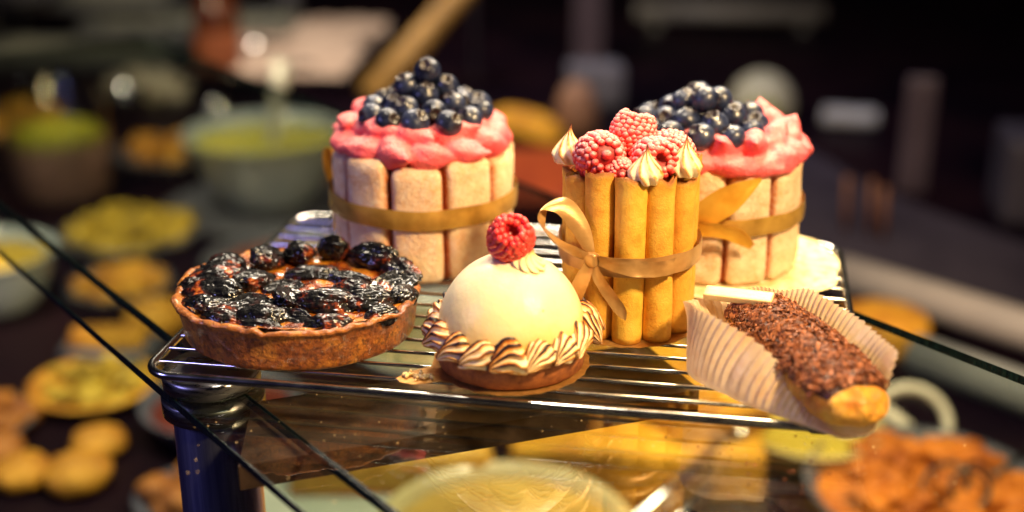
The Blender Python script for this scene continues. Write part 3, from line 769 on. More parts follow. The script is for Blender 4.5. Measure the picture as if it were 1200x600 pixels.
# (x, y, z, ax, ay, az, rotz, tiltx, tilty, hollow)   positions around the tart
def addp(*a): PL.append(a)
random.seed(77)
addp(-3.3, .6, 2.5, 1.25, .95, .62, .4, .2, 0, 0); addp(-2.9, -1.2, 2.55, 1.35, .95, .6, -.3, .3, 0, 0); addp(-3.5, 1.9, 2.55, .95, .8, .6, .9, 0, .1, 0)
addp(-2.0, 2.6, 2.75, 1.15, .8, .7, 1.4, .5, .3, 0); addp(-1.9, .3, 2.55, 1.1, .8, .6, 1.0, .0, .2, 0); addp(-.85, 3.3, 2.8, 1.05, .62, .78, 2.0, .7, .3, 0)
addp(.45, 3.75, 2.95, .72, .52, .92, .1, .25, 0, 0); addp(2.3, 3.3, 2.85, 1.25, .7, .75, -.3, .6, 0, 0); addp(3.6, 2.3, 2.6, 1.2, .7, .65, -.8, .5, 0, 0)
addp(.1, 1.7, 2.45, 1.2, .6, .42, .2, .2, 0, 0); addp(1.6, 1.55, 2.42, 1.1, .45, .35, -.15, .3, 0, 0); addp(-1.2, -2.5, 2.5, 1.2, .85, .6, .5, .35, 0, 1)
addp(.35, -1.4, 2.6, 1.0, .85, .72, 1.5, .4, .2, 1); addp(1.6, -1.55, 2.55, 1.25, .8, .62, .2, .4, 0, 0); addp(3.2, -1.0, 2.5, 1.1, .7, .55, .6, .5, 0, 0)
addp(3.7, .7, 2.6, 1.25, .85, .6, 1.2, .2, -.2, 1); addp(-.4, -3.1, 2.45, 1.0, .7, .5, .1, .4, 0, 0); addp(2.2, .2, 2.5, .95, .7, .5, -.6, .2, 0, 0); addp(-3.2, -2.2, 2.4, .9, .7, .45, -.7, .3, 0, 0)
addp(.7, -2.95, 2.4, .95, .6, .45, -.2, .4, 0, 1); addp(-4.0, -.3, 2.35, .8, .7, .5, 1.6, 0, 0, 0)
addp(-1.9, -3.5, 2.35, .95, .6, .5, -.4, .4, 0, 0); addp(-.2, -3.9, 2.3, .9, .5, .42, .05, .4, 0, 0); addp(2.3, -3.2, 2.35, 1.0, .6, .5, .5, .4, 0, 0); addp(3.9, -1.9, 2.35, .8, .55, .45, 1.0, .3, 0, 0)
addp(-2.4, -2.6, 2.5, .9, .7, .5, .9, .2, .3, 0); addp(4.3, .0, 2.45, .8, .6, .5, 1.4, .3, 0, 0); addp(-.6, .2, 2.4, .9, .55, .4, .5, .2, 0, 1)
for k, (x, y, z, ax, ay, az, rz, tx, ty, ho) in enumerate(PL):
    obj('roasted_plum', xf(plum(k * 2.9, ax * 1.12, ay * 1.12, az * .92, ho), T(x * 1.16, y * 1.17 - .10, z - .34) @ RZ(rz) @ RX(tx) @ RY(ty)), MT['plum'], tt)

for o in [tt] + list(tt.children):
    if o.type == 'MESH': o.data.transform(SC(1, .9, .91))
# ================================================================== ECLAIR
EF = Vector((29.0, -.1, 1.4)); EB = Vector((25.95, 6.3, 1.4)); ax_ = (EF - EB); EL = ax_.length; ax_.normalize()
ea = atan2(ax_.y, ax_.x)
ec = thing('eclair', 'golden eclair topped with brown chocolate flakes in its paper cup', 'eclair', (EB.x, EB.y, 0), ea)
def ecl(u, v, r0=1.0, zoff=0, scale=1.0):
    t = u; a = 2 * pi * v
    k = sqrt(max(0, 1 - (2 * t - 1) ** 4.5)) if t > .5 else sqrt(max(0, 1 - (2 * t - 1) ** 8))
    k = max(k, .01)
    x = lerp(-1.5, EL + 1.7, t)
    s = Vector((x, cos(a) * 1.72 * k * scale, 1.3 + sin(a) * (1.12 if sin(a) > 0 else 1.18) * k * scale + zoff))
    w = .15 * nz(s, .7, 4) + .10 * nz(s, 1.7, 9) + .04 * nz(s, 4, 2)
    s.y += w * cos(a); s.z += w * sin(a); return s
obj('choux_shell', grid(64, 48, lambda u, v: ecl(.5 - .5 * cos(pi * u), v), cv=True), MT['choux'], ec)
def icing():
    def f(u, v):
        t = lerp(.035, .925, u); a = lerp(pi * .10, pi * .90, v); e = min(1, min(v, 1 - v) * 9) * min(1, min(u, 1 - u) * 14)
        s = ecl(t, a / (2 * pi)); c = Vector((s.x, 0, 1.2)); d = (s - c).normalized()
        return s + d * (-.05 + .17 * sqrt(e))
    return grid(60, 28, f)
obj('icing', icing(), MT['choc'], ec)
random.seed(9); parts = []
for k in range(3300):
    u = R_(.055, .918); v = R_(.09, .91)
    if u > .84 and abs(v - .5) > .42 * (1 - (u - .84) / .10): continue
    a = pi * v; s = ecl(u, a / (2 * pi)); c = Vector((s.x, 0, 1.2)); d = (s - c).normalized()
    p = s + d * R_(.10, .24); l, w, h = R_(.05, .17) , R_(.03, .08), R_(.015, .03)
    q = displace(box(-l, l, -w, w, -h, h), lambda z_: Vector((z_.x * (1 + R_(-.35, .2)), z_.y * (1 + R_(-.35, .3)), z_.z + R_(-.01, .01))))
    M = Matrix.Translation(p) @ d.to_track_quat('Z', 'Y').to_matrix().to_4x4() @ RZ(R_(0, 2 * pi)) @ RX(R_(-.5, .5)) @ RY(R_(-.5, .5))
    parts.append(xf(q, M))
o = obj('chocolate_flakes', merge(parts), MT['flakes'], ec, smooth=False); o['kind'] = 'stuff'
# paper cup, local frame of the eclair
def cup():
    n = 768; m = 18; npl = 96
    def f(u, v):
        a = 2 * pi * u     # 0 = front end (+x), pi/2 = +y (right/back side), 3pi/2 = -y (left side)
        ca, sa = cos(a), sin(a)
        bx = EL / 2 + (EL / 2 + 1.0) * (abs(ca) ** (.75 if ca > 0 else .95)) * (1 if ca > 0 else -1); by = (1.35 if sa > 0 else -lerp(4.9, 1.35, sstep(-.85, .95, ca))) * (abs(sa) ** (.6 if ca > 0 else .85))
        front = sstep(.25, .92, ca); back = sstep(.7, 1, -ca)
        if sa < 0: hgt = lerp(2.9, .2, sstep(-.45, 1.0, ca)); out = lerp(lerp(-1.05, .3, sstep(-.0, -.95, ca)), .05, sstep(.5, .98, ca))
        else: hgt = lerp(2.6, .2, sstep(.5, .98, ca)); out = lerp(1.15, .1, sstep(.4, .97, ca))
        hgt = lerp(hgt, 2.2, sstep(.6, .95, -ca)); out = lerp(out, .8, sstep(.6, .98, -ca))
        side = 1 - .12 * max(0, -ca) if sa > 0 else 1
        nxx, nyy = ca * .75, sa; l = sqrt(nxx * nxx + nyy * nyy) + 1e-6; nxx /= l; nyy /= l
        pl = (abs(((u * npl) % 1) - .5) * 2 - .5) * .19 * (v ** .6) * (1 + .3 * nz((u * 40, 0, 0), 1))
        curl = v ** 1.25 if sa > 0 else v ** 1.8
        ph = .10 * nz((ca * 3, sa * 3, v * 1.5), 1.2)
        o_ = out * curl + pl + ph * v
        z = .03 + hgt * (v ** .85) + .12 * nz((ca * 2, sa * 2, v), 1) * v
        return (bx + nxx * o_, by + nyy * o_, z)
    side = grid(n, m, f, cu=True)
    V = list(side[0]); F = list(side[1]); c = len(V); V.append(Vector((EL / 2, 0, .03)))
    for i in range(n): F.append((c, (i + 1) % n, i))
    return V, F
o = obj('paper_cup', cup(), MT['paper'], loc=(EB.x, EB.y, 0), rot=(0, 0, ea)); tag(o, 'pleated cream paper baking cup flaring open around the eclair', 'paper cup')
# white chocolate stick
p0 = Vector((23.3, 6.5, 2.5)); p1 = Vector((26.2, 5.9, 2.6))
dv = (p1 - p0); o = obj('white_chocolate_stick', rbox(dv.length / 2, .36, .16, .06, 10), MT['whitechoc'], loc=(p0 + p1) / 2, rot=(.25, -math.asin(dv.z / dv.length), atan2(dv.y, dv.x)))
tag(o, 'flat pale white chocolate stick lying across the back of the eclair', 'chocolate stick')
# ================================================================== LOWER COUNTER AND WHAT STANDS ON IT (out of focus behind and below)
B0 = -28.0
g = G('dark speckled counter'); f = g.noise(.06, 5); g.bsdf(g.ramp(f, [(.35, (.002, .001, .004)), (.65, (.010, .004, .007))]), .42, spec=.06, bump=g.bump(g.noise(1.5, 4), .02)); MT['counter'] = g.m
struct(obj('counter', grid(8, 8, lambda u, v: (lerp(-400, 400, u), lerp(-90, 330, v), B0)), MT['counter'], smooth=False))
g = G('dark back wall'); f = g.noise(.03, 4); g.bsdf(g.ramp(f, [(.35, (.003, .002, .006)), (.7, (.016, .010, .030))]), .6)
struct(obj('back_wall', grid(4, 4, lambda u, v: (lerp(-420, 420, u), 330, lerp(B0, 120, v))), g.m, smooth=False))
whiteware = simple('grey white glazed ware', (.34, .40, .45), (.48, .53, .56), .3, .2, coat=.4)
palew = simple('pale ivory ware', (.42, .34, .16), (.56, .47, .24), .3, .3, coat=.3)
darkware = simple('dark plate glaze', (.05, .055, .075), (.11, .11, .14), .3, .3, coat=.3)
soup = simple('yellow green soup', (.34, .34, .02), (.58, .50, .04), .35, .25, .1)
yellowfood = simple('yellow crumbly food', (.20, .13, .008), (.70, .48, .04), .5, .5, .1)
orangefood = simple('orange sauce food', (.24, .04, .003), (.72, .22, .015), .35, .5, .1)
goldfood = simple('golden baked food', (.28, .08, .005), (.78, .40, .03), .25, .5, .1)
brownfood = simple('browned pastry', (.22, .06, .01), (.50, .20, .03), .4, .5, .1)
cheese = simple('golden yellow cheese', (.42, .17, .005), (.80, .42, .02), .3, .4, .15)
redm = simple('red orange tray', (.20, .02, .005), (.42, .07, .012), .2, .5)
cloth = simple('pinkish beige cloth', (.36, .26, .20), (.52, .40, .32), .2, .9, .1)
wood = simple('ochre wood', (.24, .13, .03), (.40, .23, .06), .3, .5, .05)
greym = simple('dull grey metal', (.10, .11, .12), (.26, .27, .26), .15, .35, metal=.6)
slate = simple('slate purple counter top', (.022, .018, .030), (.045, .038, .055), .1, .5, spec=.1)
railm = simple('satin white rail', (.26, .23, .23), (.36, .32, .31), .1, .35)
def bowl(name, label, cat, c, R, Rb, H, mat, content, cmat, lump=.0, cd=.25, prt='filling', seed=0):
    t = thing(name, label, cat, c)
    pr = [(.5, 0), (Rb, 0), (Rb + .1, .25)] + [(lerp(Rb, R, (k / 8) ** .6), lerp(.3, H, k / 8)) for k in range(1, 9)] + [(R + .25, H + .02), (R + .2, H + .22), (R - .12, H + .15)] + [(lerp(Rb - .4, R - .35, (k / 8) ** .6), lerp(.6, H, k / 8)) for k in range(7, -1, -1)] + [(.4, .6)]
    obj('shell', lathe(pr, 64), mat, t)
    if content is not None:
        lv = H * content; rr = lerp(Rb, R, content ** .6) - .3
        obj(prt, grid(48, 18, lambda u, v: (v * rr * cos(2 * pi * u), v * rr * sin(2 * pi * u), lv + lump * (1 - v ** 3) * (1 + .6 * nz((v * cos(2 * pi * u) * 3, v * sin(2 * pi * u) * 3, seed), 1.3)) + lump * .35 * nz((v * rr * cos(2 * pi * u), v * rr * sin(2 * pi * u), seed), .9)), cu=True), cmat, t)
    return t
def plate(name, label, c, R, mat, n, fm, hh=2.0, size=1.6, cat='plate of food', part='morsel', seed=0, squash=.6):
    """plate with many lumps of food on it"""
    random.seed(seed + 40); t = thing(name, label, cat, c)
    obj('dish', lathe([(.5, 0), (R * .6, 0), (R * .65, .3), (R, 1.1), (R, 1.3), (R * .9, 1.2), (R * .62, .55), (.5, .5)], 56), mat, t)
    ps = []
    for k in range(n):
        a = R_(0, 2 * pi); r = R * .78 * sqrt(random.random()); z = .7 + hh * (1 - (r / R) ** 2) * random.random()
        s = size * R_(.6, 1.1); q = displace(ico(1, 2), lambda v: v * (1 + .35 * nz(v, 1.6, k * 3.3)))
        ps.append(xf(q, T(r * cos(a), r * sin(a), z) @ RZ(R_(0, 6)) @ RX(R_(-.6, .6)) @ SC(s, s * .7, s * squash)))
    o = obj(part, merge(ps), fm, t)
    if n > 14: o['kind'] = 'stuff'
    return t
def tube_thing(name, label, cat, pts, r, mat, n=20, closed=False):
    o = obj(name, tube(pts, r, n, closed), mat); return tag(o, label, cat)

# white soup bowl with spoon on its plate
bowl('soup_bowl', 'large grey white bowl of yellow green soup behind the plum tart', 'bowl', (-32.2, 99.5, B0 + 1.0), 9.8, 5.2, 8.6, whiteware, .86, soup, .1, prt='soup')
o = obj('underplate', lathe([(.5, 0), (6.5, 0), (7, .3), (11.2, 1.0), (11.3, 1.2), (10.6, 1.1), (6.5, .6), (.5, .5)], 64), darkware, loc=(-33, 97, B0)); tag(o, 'wide dark plate under the soup bowl', 'plate')
t = thing('spoon', 'silver spoon standing in the yellow green soup', 'spoon', (-31, 99, B0 + 8))
obj('handle', tube([(0, -1, -1.5), (.2, 0, 2.5), (.7, 1.2, 7), (1.1, 2.0, 10.2)], lambda u: lerp(.75, 1.25, u ** 2), 12), simple('satin spoon metal', (.40, .42, .40), (.62, .62, .56), .3, .4, metal=.3), t)
obj('spoon_bowl', displace(ico(1, 3), lambda v: Vector((v.x * 1.5 - .2, v.y * 1.1 - 1.6, v.z * .5 - 2.2))), MT['steel'], t)
# tall glass jar
t = thing('glass_jar', 'tall clear jar of brownish cream topped with yellow fruit at the far left', 'jar', (-60, 100, B0))
obj('jar_wall', lathe([(3, 0), (5.9, 0), (6.2, .5), (6.4, 14.2), (6.6, 14.5), (6.2, 14.5), (6.0, 13.8)], 56, cap=False), MT['jar'], t)
obj('cream_layer', lathe([(.5, .4), (5.8, .4), (6.0, 1), (6.1, 7.2), (5.6, 7.6), (.5, 7.7)], 48), simple('brownish pink cream', (.26, .13, .10), (.36, .20, .16), .3, .6), t)
obj('fruit_layer', grid(40, 12, lambda u, v: (v * 5.7 * cos(2 * pi * u), v * 5.7 * sin(2 * pi * u), 7.6 + 2.0 * sqrt(max(0, 1 - v * v)) * (1 + .3 * nz((v * cos(6.28 * u) * 3, v * sin(6.28 * u) * 3, 0), 1.2))), cu=True), soup, t)
plate('food_plate', 'plate heaped with yellow crumbly food beyond the plum tart on the left', (-44, 85.5, B0), 8.2, darkware, 60, yellowfood, 2.6, 1.5, seed=1)
t = plate('fruit_tart', 'round yellow fruit tart on the lower counter at left, below the glass edge', (-29.8, 48, B0), 5.6, goldfood, 46, yellowfood, 1.6, 1.0, 'tart', 'fruit_topping', seed=2)
o = obj('pastry_slice', displace(rbox(3.4, 1.6, 1.0, .5, 10), lambda v: v * (1 + .1 * nz(v, .7))), goldfood, loc=(-31.5, 54.5, B0 + 2.2), rot=(0, 0, .15)); tag(o, 'golden block of pastry lying behind the yellow fruit tart', 'pastry')
o = obj('napkin', displace(rbox(4.2, 2.4, 1.1, .5, 8), lambda v: v * (1 + .12 * nz(v, .5))), darkware, loc=(-31.5, 54.5, B0 + .9)); tag(o, 'dark serving block under the golden pastry block', 'serving block')
for k, (x, y, r, lb) in enumerate(((-23.8, 33.6, 2.6, 'small round pastry nearest the bottom left corner of the photo'), (-28.2, 33.2, 2.3, 'small round pastry cut by the left bottom corner'), (-24.6, 38.6, 2.2, 'small golden pastry behind the two corner pastries'), (-32.0, 36.6, 1.9, 'small brown pastry at the left border above the corner'))):
    o = obj('round_pastry', displace(ico(1, 3), lambda v: Vector((v.x * r * (1 + .12 * nz(v, 2, k)), v.y * r * (1 + .12 * nz(v, 2, k)), max(v.z, -.6) * r * .6 + .25 * nz(v, 2.5, k)))), goldfood if k != 3 else brownfood, loc=(x, y, B0 + r * .4)); tag(o, lb, 'pastry', 'small round pastries at lower left')
for k, (x, y, r, lb) in enumerate(((-30.2, 61.5, 3.0, 'orange golden bun just left of the plum tart'), (-27.5, 64.6, 2.4, 'smaller orange bun behind the golden one left of the plum tart'))):
    o = obj('bun', displace(ico(1, 3), lambda v: Vector((v.x * r, v.y * r, max(v.z, -.6) * r * .75)) * (1 + .1 * nz(v, 2, k))), brownfood if k else goldfood, loc=(x, y, B0 + r * .45)); tag(o, lb, 'bun')
bowl('serving_bowl', 'pale violet grey bowl of yellow food at the left border', 'bowl', (-49.5, 65.5, B0), 6.6, 4.2, 5.6, whiteware, .8, yellowfood, 1.2, seed=4)
bowl('serving_bowl', 'low dark bowl beside the left border under the glass', 'bowl', (-16.5, 44.5, B0), 6.4, 4.6, 2.4, darkware, .7, simple('dark red sauce', (.06, .012, .01), (.16, .03, .02), .3, .3), .5, seed=6)
bowl('serving_bowl', 'dark plum coloured dish behind the orange buns at left', 'bowl', (-22, 76, B0), 8.4, 5.6, 2.6, darkware, .7, simple('dark brown stew', (.10, .02, .01), (.26, .07, .02), .25, .4), .6, seed=7)
for k, (x, y, R, m_, lb) in enumerate(((-38, 70, 5.5, goldfood, 'plate of golden pastries beyond the pastry block'), (-15.5, 62, 6, brownfood, 'plate of browned pastries half hidden behind the plum tart'), (-62, 78, 7, brownfood, 'dark plate of brown pastries at the left border'), (-36, 40, 4.6, brownfood, 'plate of browned bites at the left border near the corner'), (-14, 32, 4.2, brownfood, 'plate of dark bites beside the steel post'), (-20, 112, 9, brownfood, 'dish of brown pastries behind the soup bowl'), (-52, 118, 9, goldfood, 'dish of golden pastries between jar and soup bowl'), (-84, 128, 10, goldfood, 'dish of golden pastries at the far left behind the jar'))):
    plate('pastry_plate', lb, (x, y, B0), R, darkware, 26, m_, 1.6, 1.5 if R < 8 else 2.2, seed=20 + k, squash=.7)
for k, (x, y, lb) in enumerate(((-62, 175, 'small shiny steel cup, added for its glint, by the brown bottle at the top'), (-52, 132, 'small shiny steel cup, added for its glint, behind the soup bowl'), (-70, 140, 'small shiny steel cup, added for its glint, left of the crumpled napkin'), (-46, 112, 'small shiny steel cup, added for its glint, right behind the plate of golden pastries'))):
    o = obj('glint_cup', lathe([(.5, 0), (2.0, 0), (2.6, 1.5), (2.7, 3.6), (2.9, 3.9), (2.6, 3.9), (2.4, 1.6), (1.6, .4), (.3, .35)], 40), MT['steel'], loc=(x, y, B0)); tag(o, lb, 'cup', 'small steel cups added for glints on the lower counter')  # cups added so that their reflections give blurred glints
# far left
for k, (x, y, w, d, h, z) in enumerate(((-96, 176, 18, 9, 2.2, 0), (-80, 190, 20, 8, 2.5, 3), (-105, 196, 18, 8, 2.2, 6.5))):
    t = thing('metal_tray', ('low dull metal tray at the far left', 'raised dull metal tray above the low one at the far left', 'highest metal tray near the top left corner')[k], 'tray', (x, y, B0 + z), .15)
    obj('pan', merge([box(-w, w, -d, d, 0, .5), box(-w, w, -d, -d + .5, .52, h), box(-w, w, d - .5, d, .52, h), box(-w, -w + .5, -d + .52, d - .52, .52, h), box(w - .5, w, -d + .52, d - .52, .52, h)]), greym, t, smooth=False)
    obj('food_layer', grid(30, 14, lambda u, v: (lerp(-w + .7, w - .7, u), lerp(-d + .7, d - .7, v), 1.2 + .9 * abs(nz((u * 9, v * 5, k), 1.3)))), simple('grey green morsels', (.10, .11, .08), (.26, .26, .18), .3, .3), t)
    if z:
        for sx in (-w + 1, w - 2):
            for sy in (-d + 1, d - 2): obj('leg', box(sx, sx + 1, sy, sy + 1, -z, -.01), greym, t, smooth=False)
bowl('fruit_dish', 'dish of bright orange fruit in the top left corner', 'dish', (-112, 186, B0 + 8.8), 9, 6, 4, darkware, .8, simple('bright orange fruit', (.70, .08, .005), (.85, .16, .01), .3, .4), 2.2, seed=9)
o = obj('crumpled_napkin', displace(ico(1, 4), lambda v: Vector((v.x * 7, v.y * 4, max(v.z, -.3) * 3.4)) * (1 + .35 * nz(v, 2.2) + .15 * nz(v, 6))), simple('beige paper', (.34, .29, .20), (.46, .40, .29), .3, .8), loc=(-72, 150, B0 + 1)); tag(o, 'crumpled beige napkin on the far counter left of the bottle', 'napkin')
t = thing('bottle', 'dark brown bottle standing far behind the soup bowl', 'bottle', (-62, 158, B0))
bm_ = simple('dark brown glass', (.05, .012, .006), (.10, .03, .012), .2, .15)
obj('body', lathe([(1, 0), (3.6, 0), (3.8, .5), (3.8, 12), (3.2, 14.5), (1.5, 17), (1.4, 22), (1.7, 22.2), (1.7, 23), (.8, 23)], 40), bm_, t)
obj('label', lathe([(3.84, 4), (3.86, 4.1), (3.86, 9.9), (3.84, 10)], 40, cap=False), simple('rust label', (.20, .05, .02), (.30, .09, .03), .3, .7), t)
# cloth over a dark box
o = obj('storage_box', box(-14, 14, -28, 24, 0, 3.0), MT['counter'], loc=(-55, 180, B0), rot=(0, 0, .1), smooth=False); tag(o, 'low dark box under the beige cloth', 'box')
def clothf(u, v):
    x = lerp(-14, 13, u) + 1.5 * nz((u * 3, v * 2, 1), 1); y = lerp(-27, 23, v)
    return (x - .12 * y * 0, y, 3.4 + .9 * nz((x, y, 0), .12) + .35 * nz((x, y, 4), .5) - 2.2 * sstep(.06, 0, v) + 0)
o = obj('folded_cloth', grid(50, 60, clothf), cloth, loc=(-55, 180, B0), rot=(0, 0, .1)); tag(o, 'pinkish beige folded cloth far behind the left charlotte', 'cloth')
o = obj('dark_cup', lathe([(1, 0), (2.4, 0), (3.2, 6), (2.9, 6), (2.0, .8), (.3, .7)], 32), darkware, loc=(-66, 205, B0 + 5.5)); tag(o, 'small dark cup standing on the beige cloth at the top border', 'cup')
tube_thing('wooden_paddle', 'ochre wooden paddle handle leaning up behind the left charlotte', 'paddle', [(-33.5, 150, B0 + 1.5), (-28.5, 158, -20.5), (-24, 163, -15), (-18.5, 168, -8.5)], lambda u: lerp(2.4, 2.0, u), wood)
o = obj('paddle_support', lathe([(.5, 0), (3.2, 0), (3.0, .5), (1.3, 1.2), (1.2, 17), (.4, 17.2)], 32), MT['counter'], loc=(-20.5, 171, B0)); tag(o, 'dark stand the wooden paddle leans on', 'stand')
def wedge(u, v):
    a = pi * u; x = lerp(-6.2, 6.2, v); k = sqrt(max(0, 1 - (2 * v - 1) ** 4)) + .02
    return (x, -cos(a) * 2.4 * k, sin(a) * 3.2 * k + .9 * (1 - (2 * v - 1) ** 2) * 1.0)
o = obj('cheese_wheel', grid(24, 30, wedge), cheese, loc=(-6.2, 136, B0), rot=(0, .14, -.15)); tag(o, 'curved golden cheese piece behind the left charlotte', 'cheese')
o = obj('red_tray', rbox(11, 11, .6, .4, 8), redm, loc=(-1, 116, B0 + .62), rot=(0, 0, .2)); tag(o, 'red orange tray seen between the two charlottes', 'tray')
t = thing('wooden_mould', 'rounded pale wooden mould standing left of the grey box', 'mould', (1.2, 139, B0))
obj('knob_body', lathe([(.5, 0), (3.0, 0), (3.1, 3), (2.9, 5), (2.2, 6.8), (1.2, 7.8), (.05, 8.1)], 36), simple('dull tan wood', (.16, .08, .05), (.26, .14, .09), .3, .6), t)
o = obj('grey_box', displace(rbox(4.4, 3, 3.4, .8, 8), lambda v: v * (1 + .04 * nz(v, .5))), simple('dull blue grey', (.075, .075, .11), (.12, .12, .16), .2, .6), loc=(2.0, 156, B0 + 3.5), rot=(0, 0, .2)); tag(o, 'rounded blue grey box on the far counter behind the wafer cake', 'box')
o = obj('pillar', box(-2.6, 2.6, -2, 2, 0, 40), simple('dull mauve pillar', (.035, .022, .035), (.06, .04, .055), .1, .6), loc=(-2.5, 186, B0), smooth=False); tag(o, 'dim mauve upright pillar rising behind the grey box', 'pillar')
t = thing('wall_bar', 'long horizontal pale metal bar far behind the right charlotte', 'bar', (22, 222, B0), .1)
obj('bar', tube([(-19, 0, 3.5), (19, 0, 3.5)], 1.9, 18), simple('pale grey metal', (.14, .135, .125), (.22, .21, .19), .1, .4), t)
for x in (-15, 15): obj('bracket', box(x - 1, x + 1, -1, 1, 0, 1.7), greym, t, smooth=False)
t = thing('melon_half', 'rounded green and cream melon half behind the blueberries on the right', 'melon', (28.2, 153, B0))
obj('rind', displace(ico(1, 4), lambda v: Vector((v.x * 5.0, v.y * 4.6, max(v.z, -.35) * 5.4 + 1.8))), simple('pale cream rind', (.32, .32, .24), (.42, .40, .30), .2, .5), t)
obj('flesh', displace(ico(1, 4), lambda v: Vector((v.x * 3.7, v.y * 3.9 - 1.3, max(v.z, -.35) * 4.1 + 1.2))), simple('green flesh', (.16, .19, .03), (.24, .26, .05), .2, .5), t)
o = obj('white_dish', displace(rbox(4.2, 2.2, 1.1, .8, 8), lambda v: v * (1 + .05 * nz(v, .6))), simple('dim white ware', (.26, .27, .30), (.34, .35, .38), .2, .5), loc=(41.5, 151, B0 + 1.2), rot=(0, 0, -.1)); tag(o, 'small dim white dish right of the melon half', 'dish')
o = obj('upright_panel', rbox(1.9, .6, 7.6, .4, 8), simple('dim mauve plastic', (.045, .032, .050), (.075, .055, .08), .1, .5), loc=(47, 118, B0 + 7.6)); tag(o, 'narrow dim mauve upright panel in the dark right background', 'panel')
o = obj('storage_case', rbox(6, 5, 5.2, .7, 8), simple('dim grey case', (.028, .025, .042), (.045, .040, .062), .1, .6), loc=(62, 112, B0 + 5.2)); tag(o, 'dim grey case at the right border', 'case')
def slab(pts, z0, z1):
    n = len(pts); V = [Vector((x, y, z0)) for x, y in pts] + [Vector((x, y, z1)) for x, y in pts]
    return V, [tuple(range(n - 1, -1, -1)), tuple(range(n, 2 * n))] + [(i, (i + 1) % n, n + (i + 1) % n, n + i) for i in range(n)]
cv = [(20, 152), (28, 145), (33.9, 134), (40, 120), (48, 108), (57, 98), (75, 84), (110, 62), (110, 30), (52, 71.5), (36, 83), (22, 93), (14, 110)]
o = obj('slate_counter', slab(cv, B0 + .02, B0 + 1.2), slate, smooth=False); struct(o)
tube_thing('white_rail', 'thick pale rail running diagonally behind the right end of the rack', 'rail', [(36.0, 82.0, B0 + 2.4), (54, 68.8, B0 + 2.4), (80, 50, B0 + 2.4)], 2.0, railm, 24)
tube_thing('white_rail', 'lower pale rail seen through the glass at the right border', 'rail', [(41.5, 64.6, B0 + 1.9), (52, 56.2, B0 + 1.9), (75, 38, B0 + 1.9)], 1.8, simple('dim satin rail', (.16, .17, .18), (.26, .27, .28), .1, .4), 24)
for k, (x, y, h) in enumerate(((37.6, 99, 6.4), (40.2, 98, 6.6), (41.6, 97.2, 6.0))):
    tube_thing('wooden_stick', ('leftmost', 'middle', 'rightmost')[k] + ' of three thin brown sticks standing behind the rack corner', 'stick', [(x, y, B0 + 1.2), (x - .3, y + .1, B0 + 1.2 + h)], .38, simple('brown stick', (.10, .035, .015), (.16, .06, .025), .3, .6), 10)['group'] = 'thin brown sticks behind the rack corner'
# below the glass, right
t = thing('sponge_cake', 'low round golden cake seen past the paper cup on the right', 'cake', (39.2, 70.5, B0))
obj('cake_body', lathe([(.5, 0), (4.2, 0), (4.3, .4), (4.3, 2.4), (3.9, 3.0), (.3, 3.2)], 48), goldfood, t)
# ring handled whisk
t = thing('ring_spoon', 'white ring handled spoon resting on the orange food dish', 'spoon', (39.5, 50.1, -26))
ring = [(3.0 * cos(a), 1.6 * sin(a) + .3, 2.55 * sin(a)) for a in [2 * pi * k / 40 for k in range(40)]]
wm = simple('ivory enamel', (.62, .58, .48), (.74, .70, .60), .3, .3)
obj('ring', tube(ring, .42, 12, True), wm, t)
obj('handle', tube([(-4.0, 1.0, 1.9), (-1, .2, .4), (2.2, -1.2, -1.9)], .62, 14), wm, t)
bowl('food_dish', 'wide dish of bright orange saucy food in the lower right', 'dish', (39.8, 40.5, B0), 8.8, 6.6, 2.2, darkware, .7, orangefood, 1.0, seed=12)
lm = simple('dark wire', (.02, .02, .02), (.06, .05, .04), .3, .25, metal=.8)
random.seed(61); q_ = []
t = thing('orange_stew', 'chunky orange food heaped in the lower right dish', 'food', (39.8, 40.5, B0 + 1.5)); 
for k in range(60):
    a = R_(0, 2 * pi); r = 6.6 * sqrt(random.random()); q_.append(xf(displace(ico(1, 2), lambda v: v * (1 + .4 * nz(v, 1.7, k * 2.1))), T(r * cos(a), r * sin(a), 1.0 + 1.4 * (1 - (r / 7) ** 2) * R_(.4, 1)) @ RZ(R_(0, 6)) @ SC(R_(.9, 1.7), R_(.7, 1.2), R_(.5, .9))))
o = obj('chunks', merge(q_), orangefood, t); o['kind'] = 'stuff'
t = thing('wire_tongs', 'dark wire tongs lying in the orange food', 'tongs', (40.5, 38.5, -24.6))
for k, (cx, cy, ra, tl) in enumerate(((0, 0, 1.5, .5), (2.6, .8, 1.1, -.6), (1.5, -1.2, 1.3, .1))):
    obj('wire_loop', tube([(cx + ra * cos(a), cy + ra * .8 * sin(a), .4 + ra * .7 * sin(a + tl) + 0.2 * k) for a in [2 * pi * q / 26 for q in range(26)]], .17, 8, True), lm, t)
obj('wire_handle', tube([(3, 1, .3), (6, 4, 1.0), (9, 8, 2)], .22, 8), lm, t)
bowl('side_dish', 'pale yellow dish left of the orange food under the glass', 'dish', (31.6, 47.5, B0), 5.4, 3.6, 2.8, palew, .75, simple('mustard cream', (.40, .30, .03), (.55, .42, .06), .3, .4), .3, seed=13)
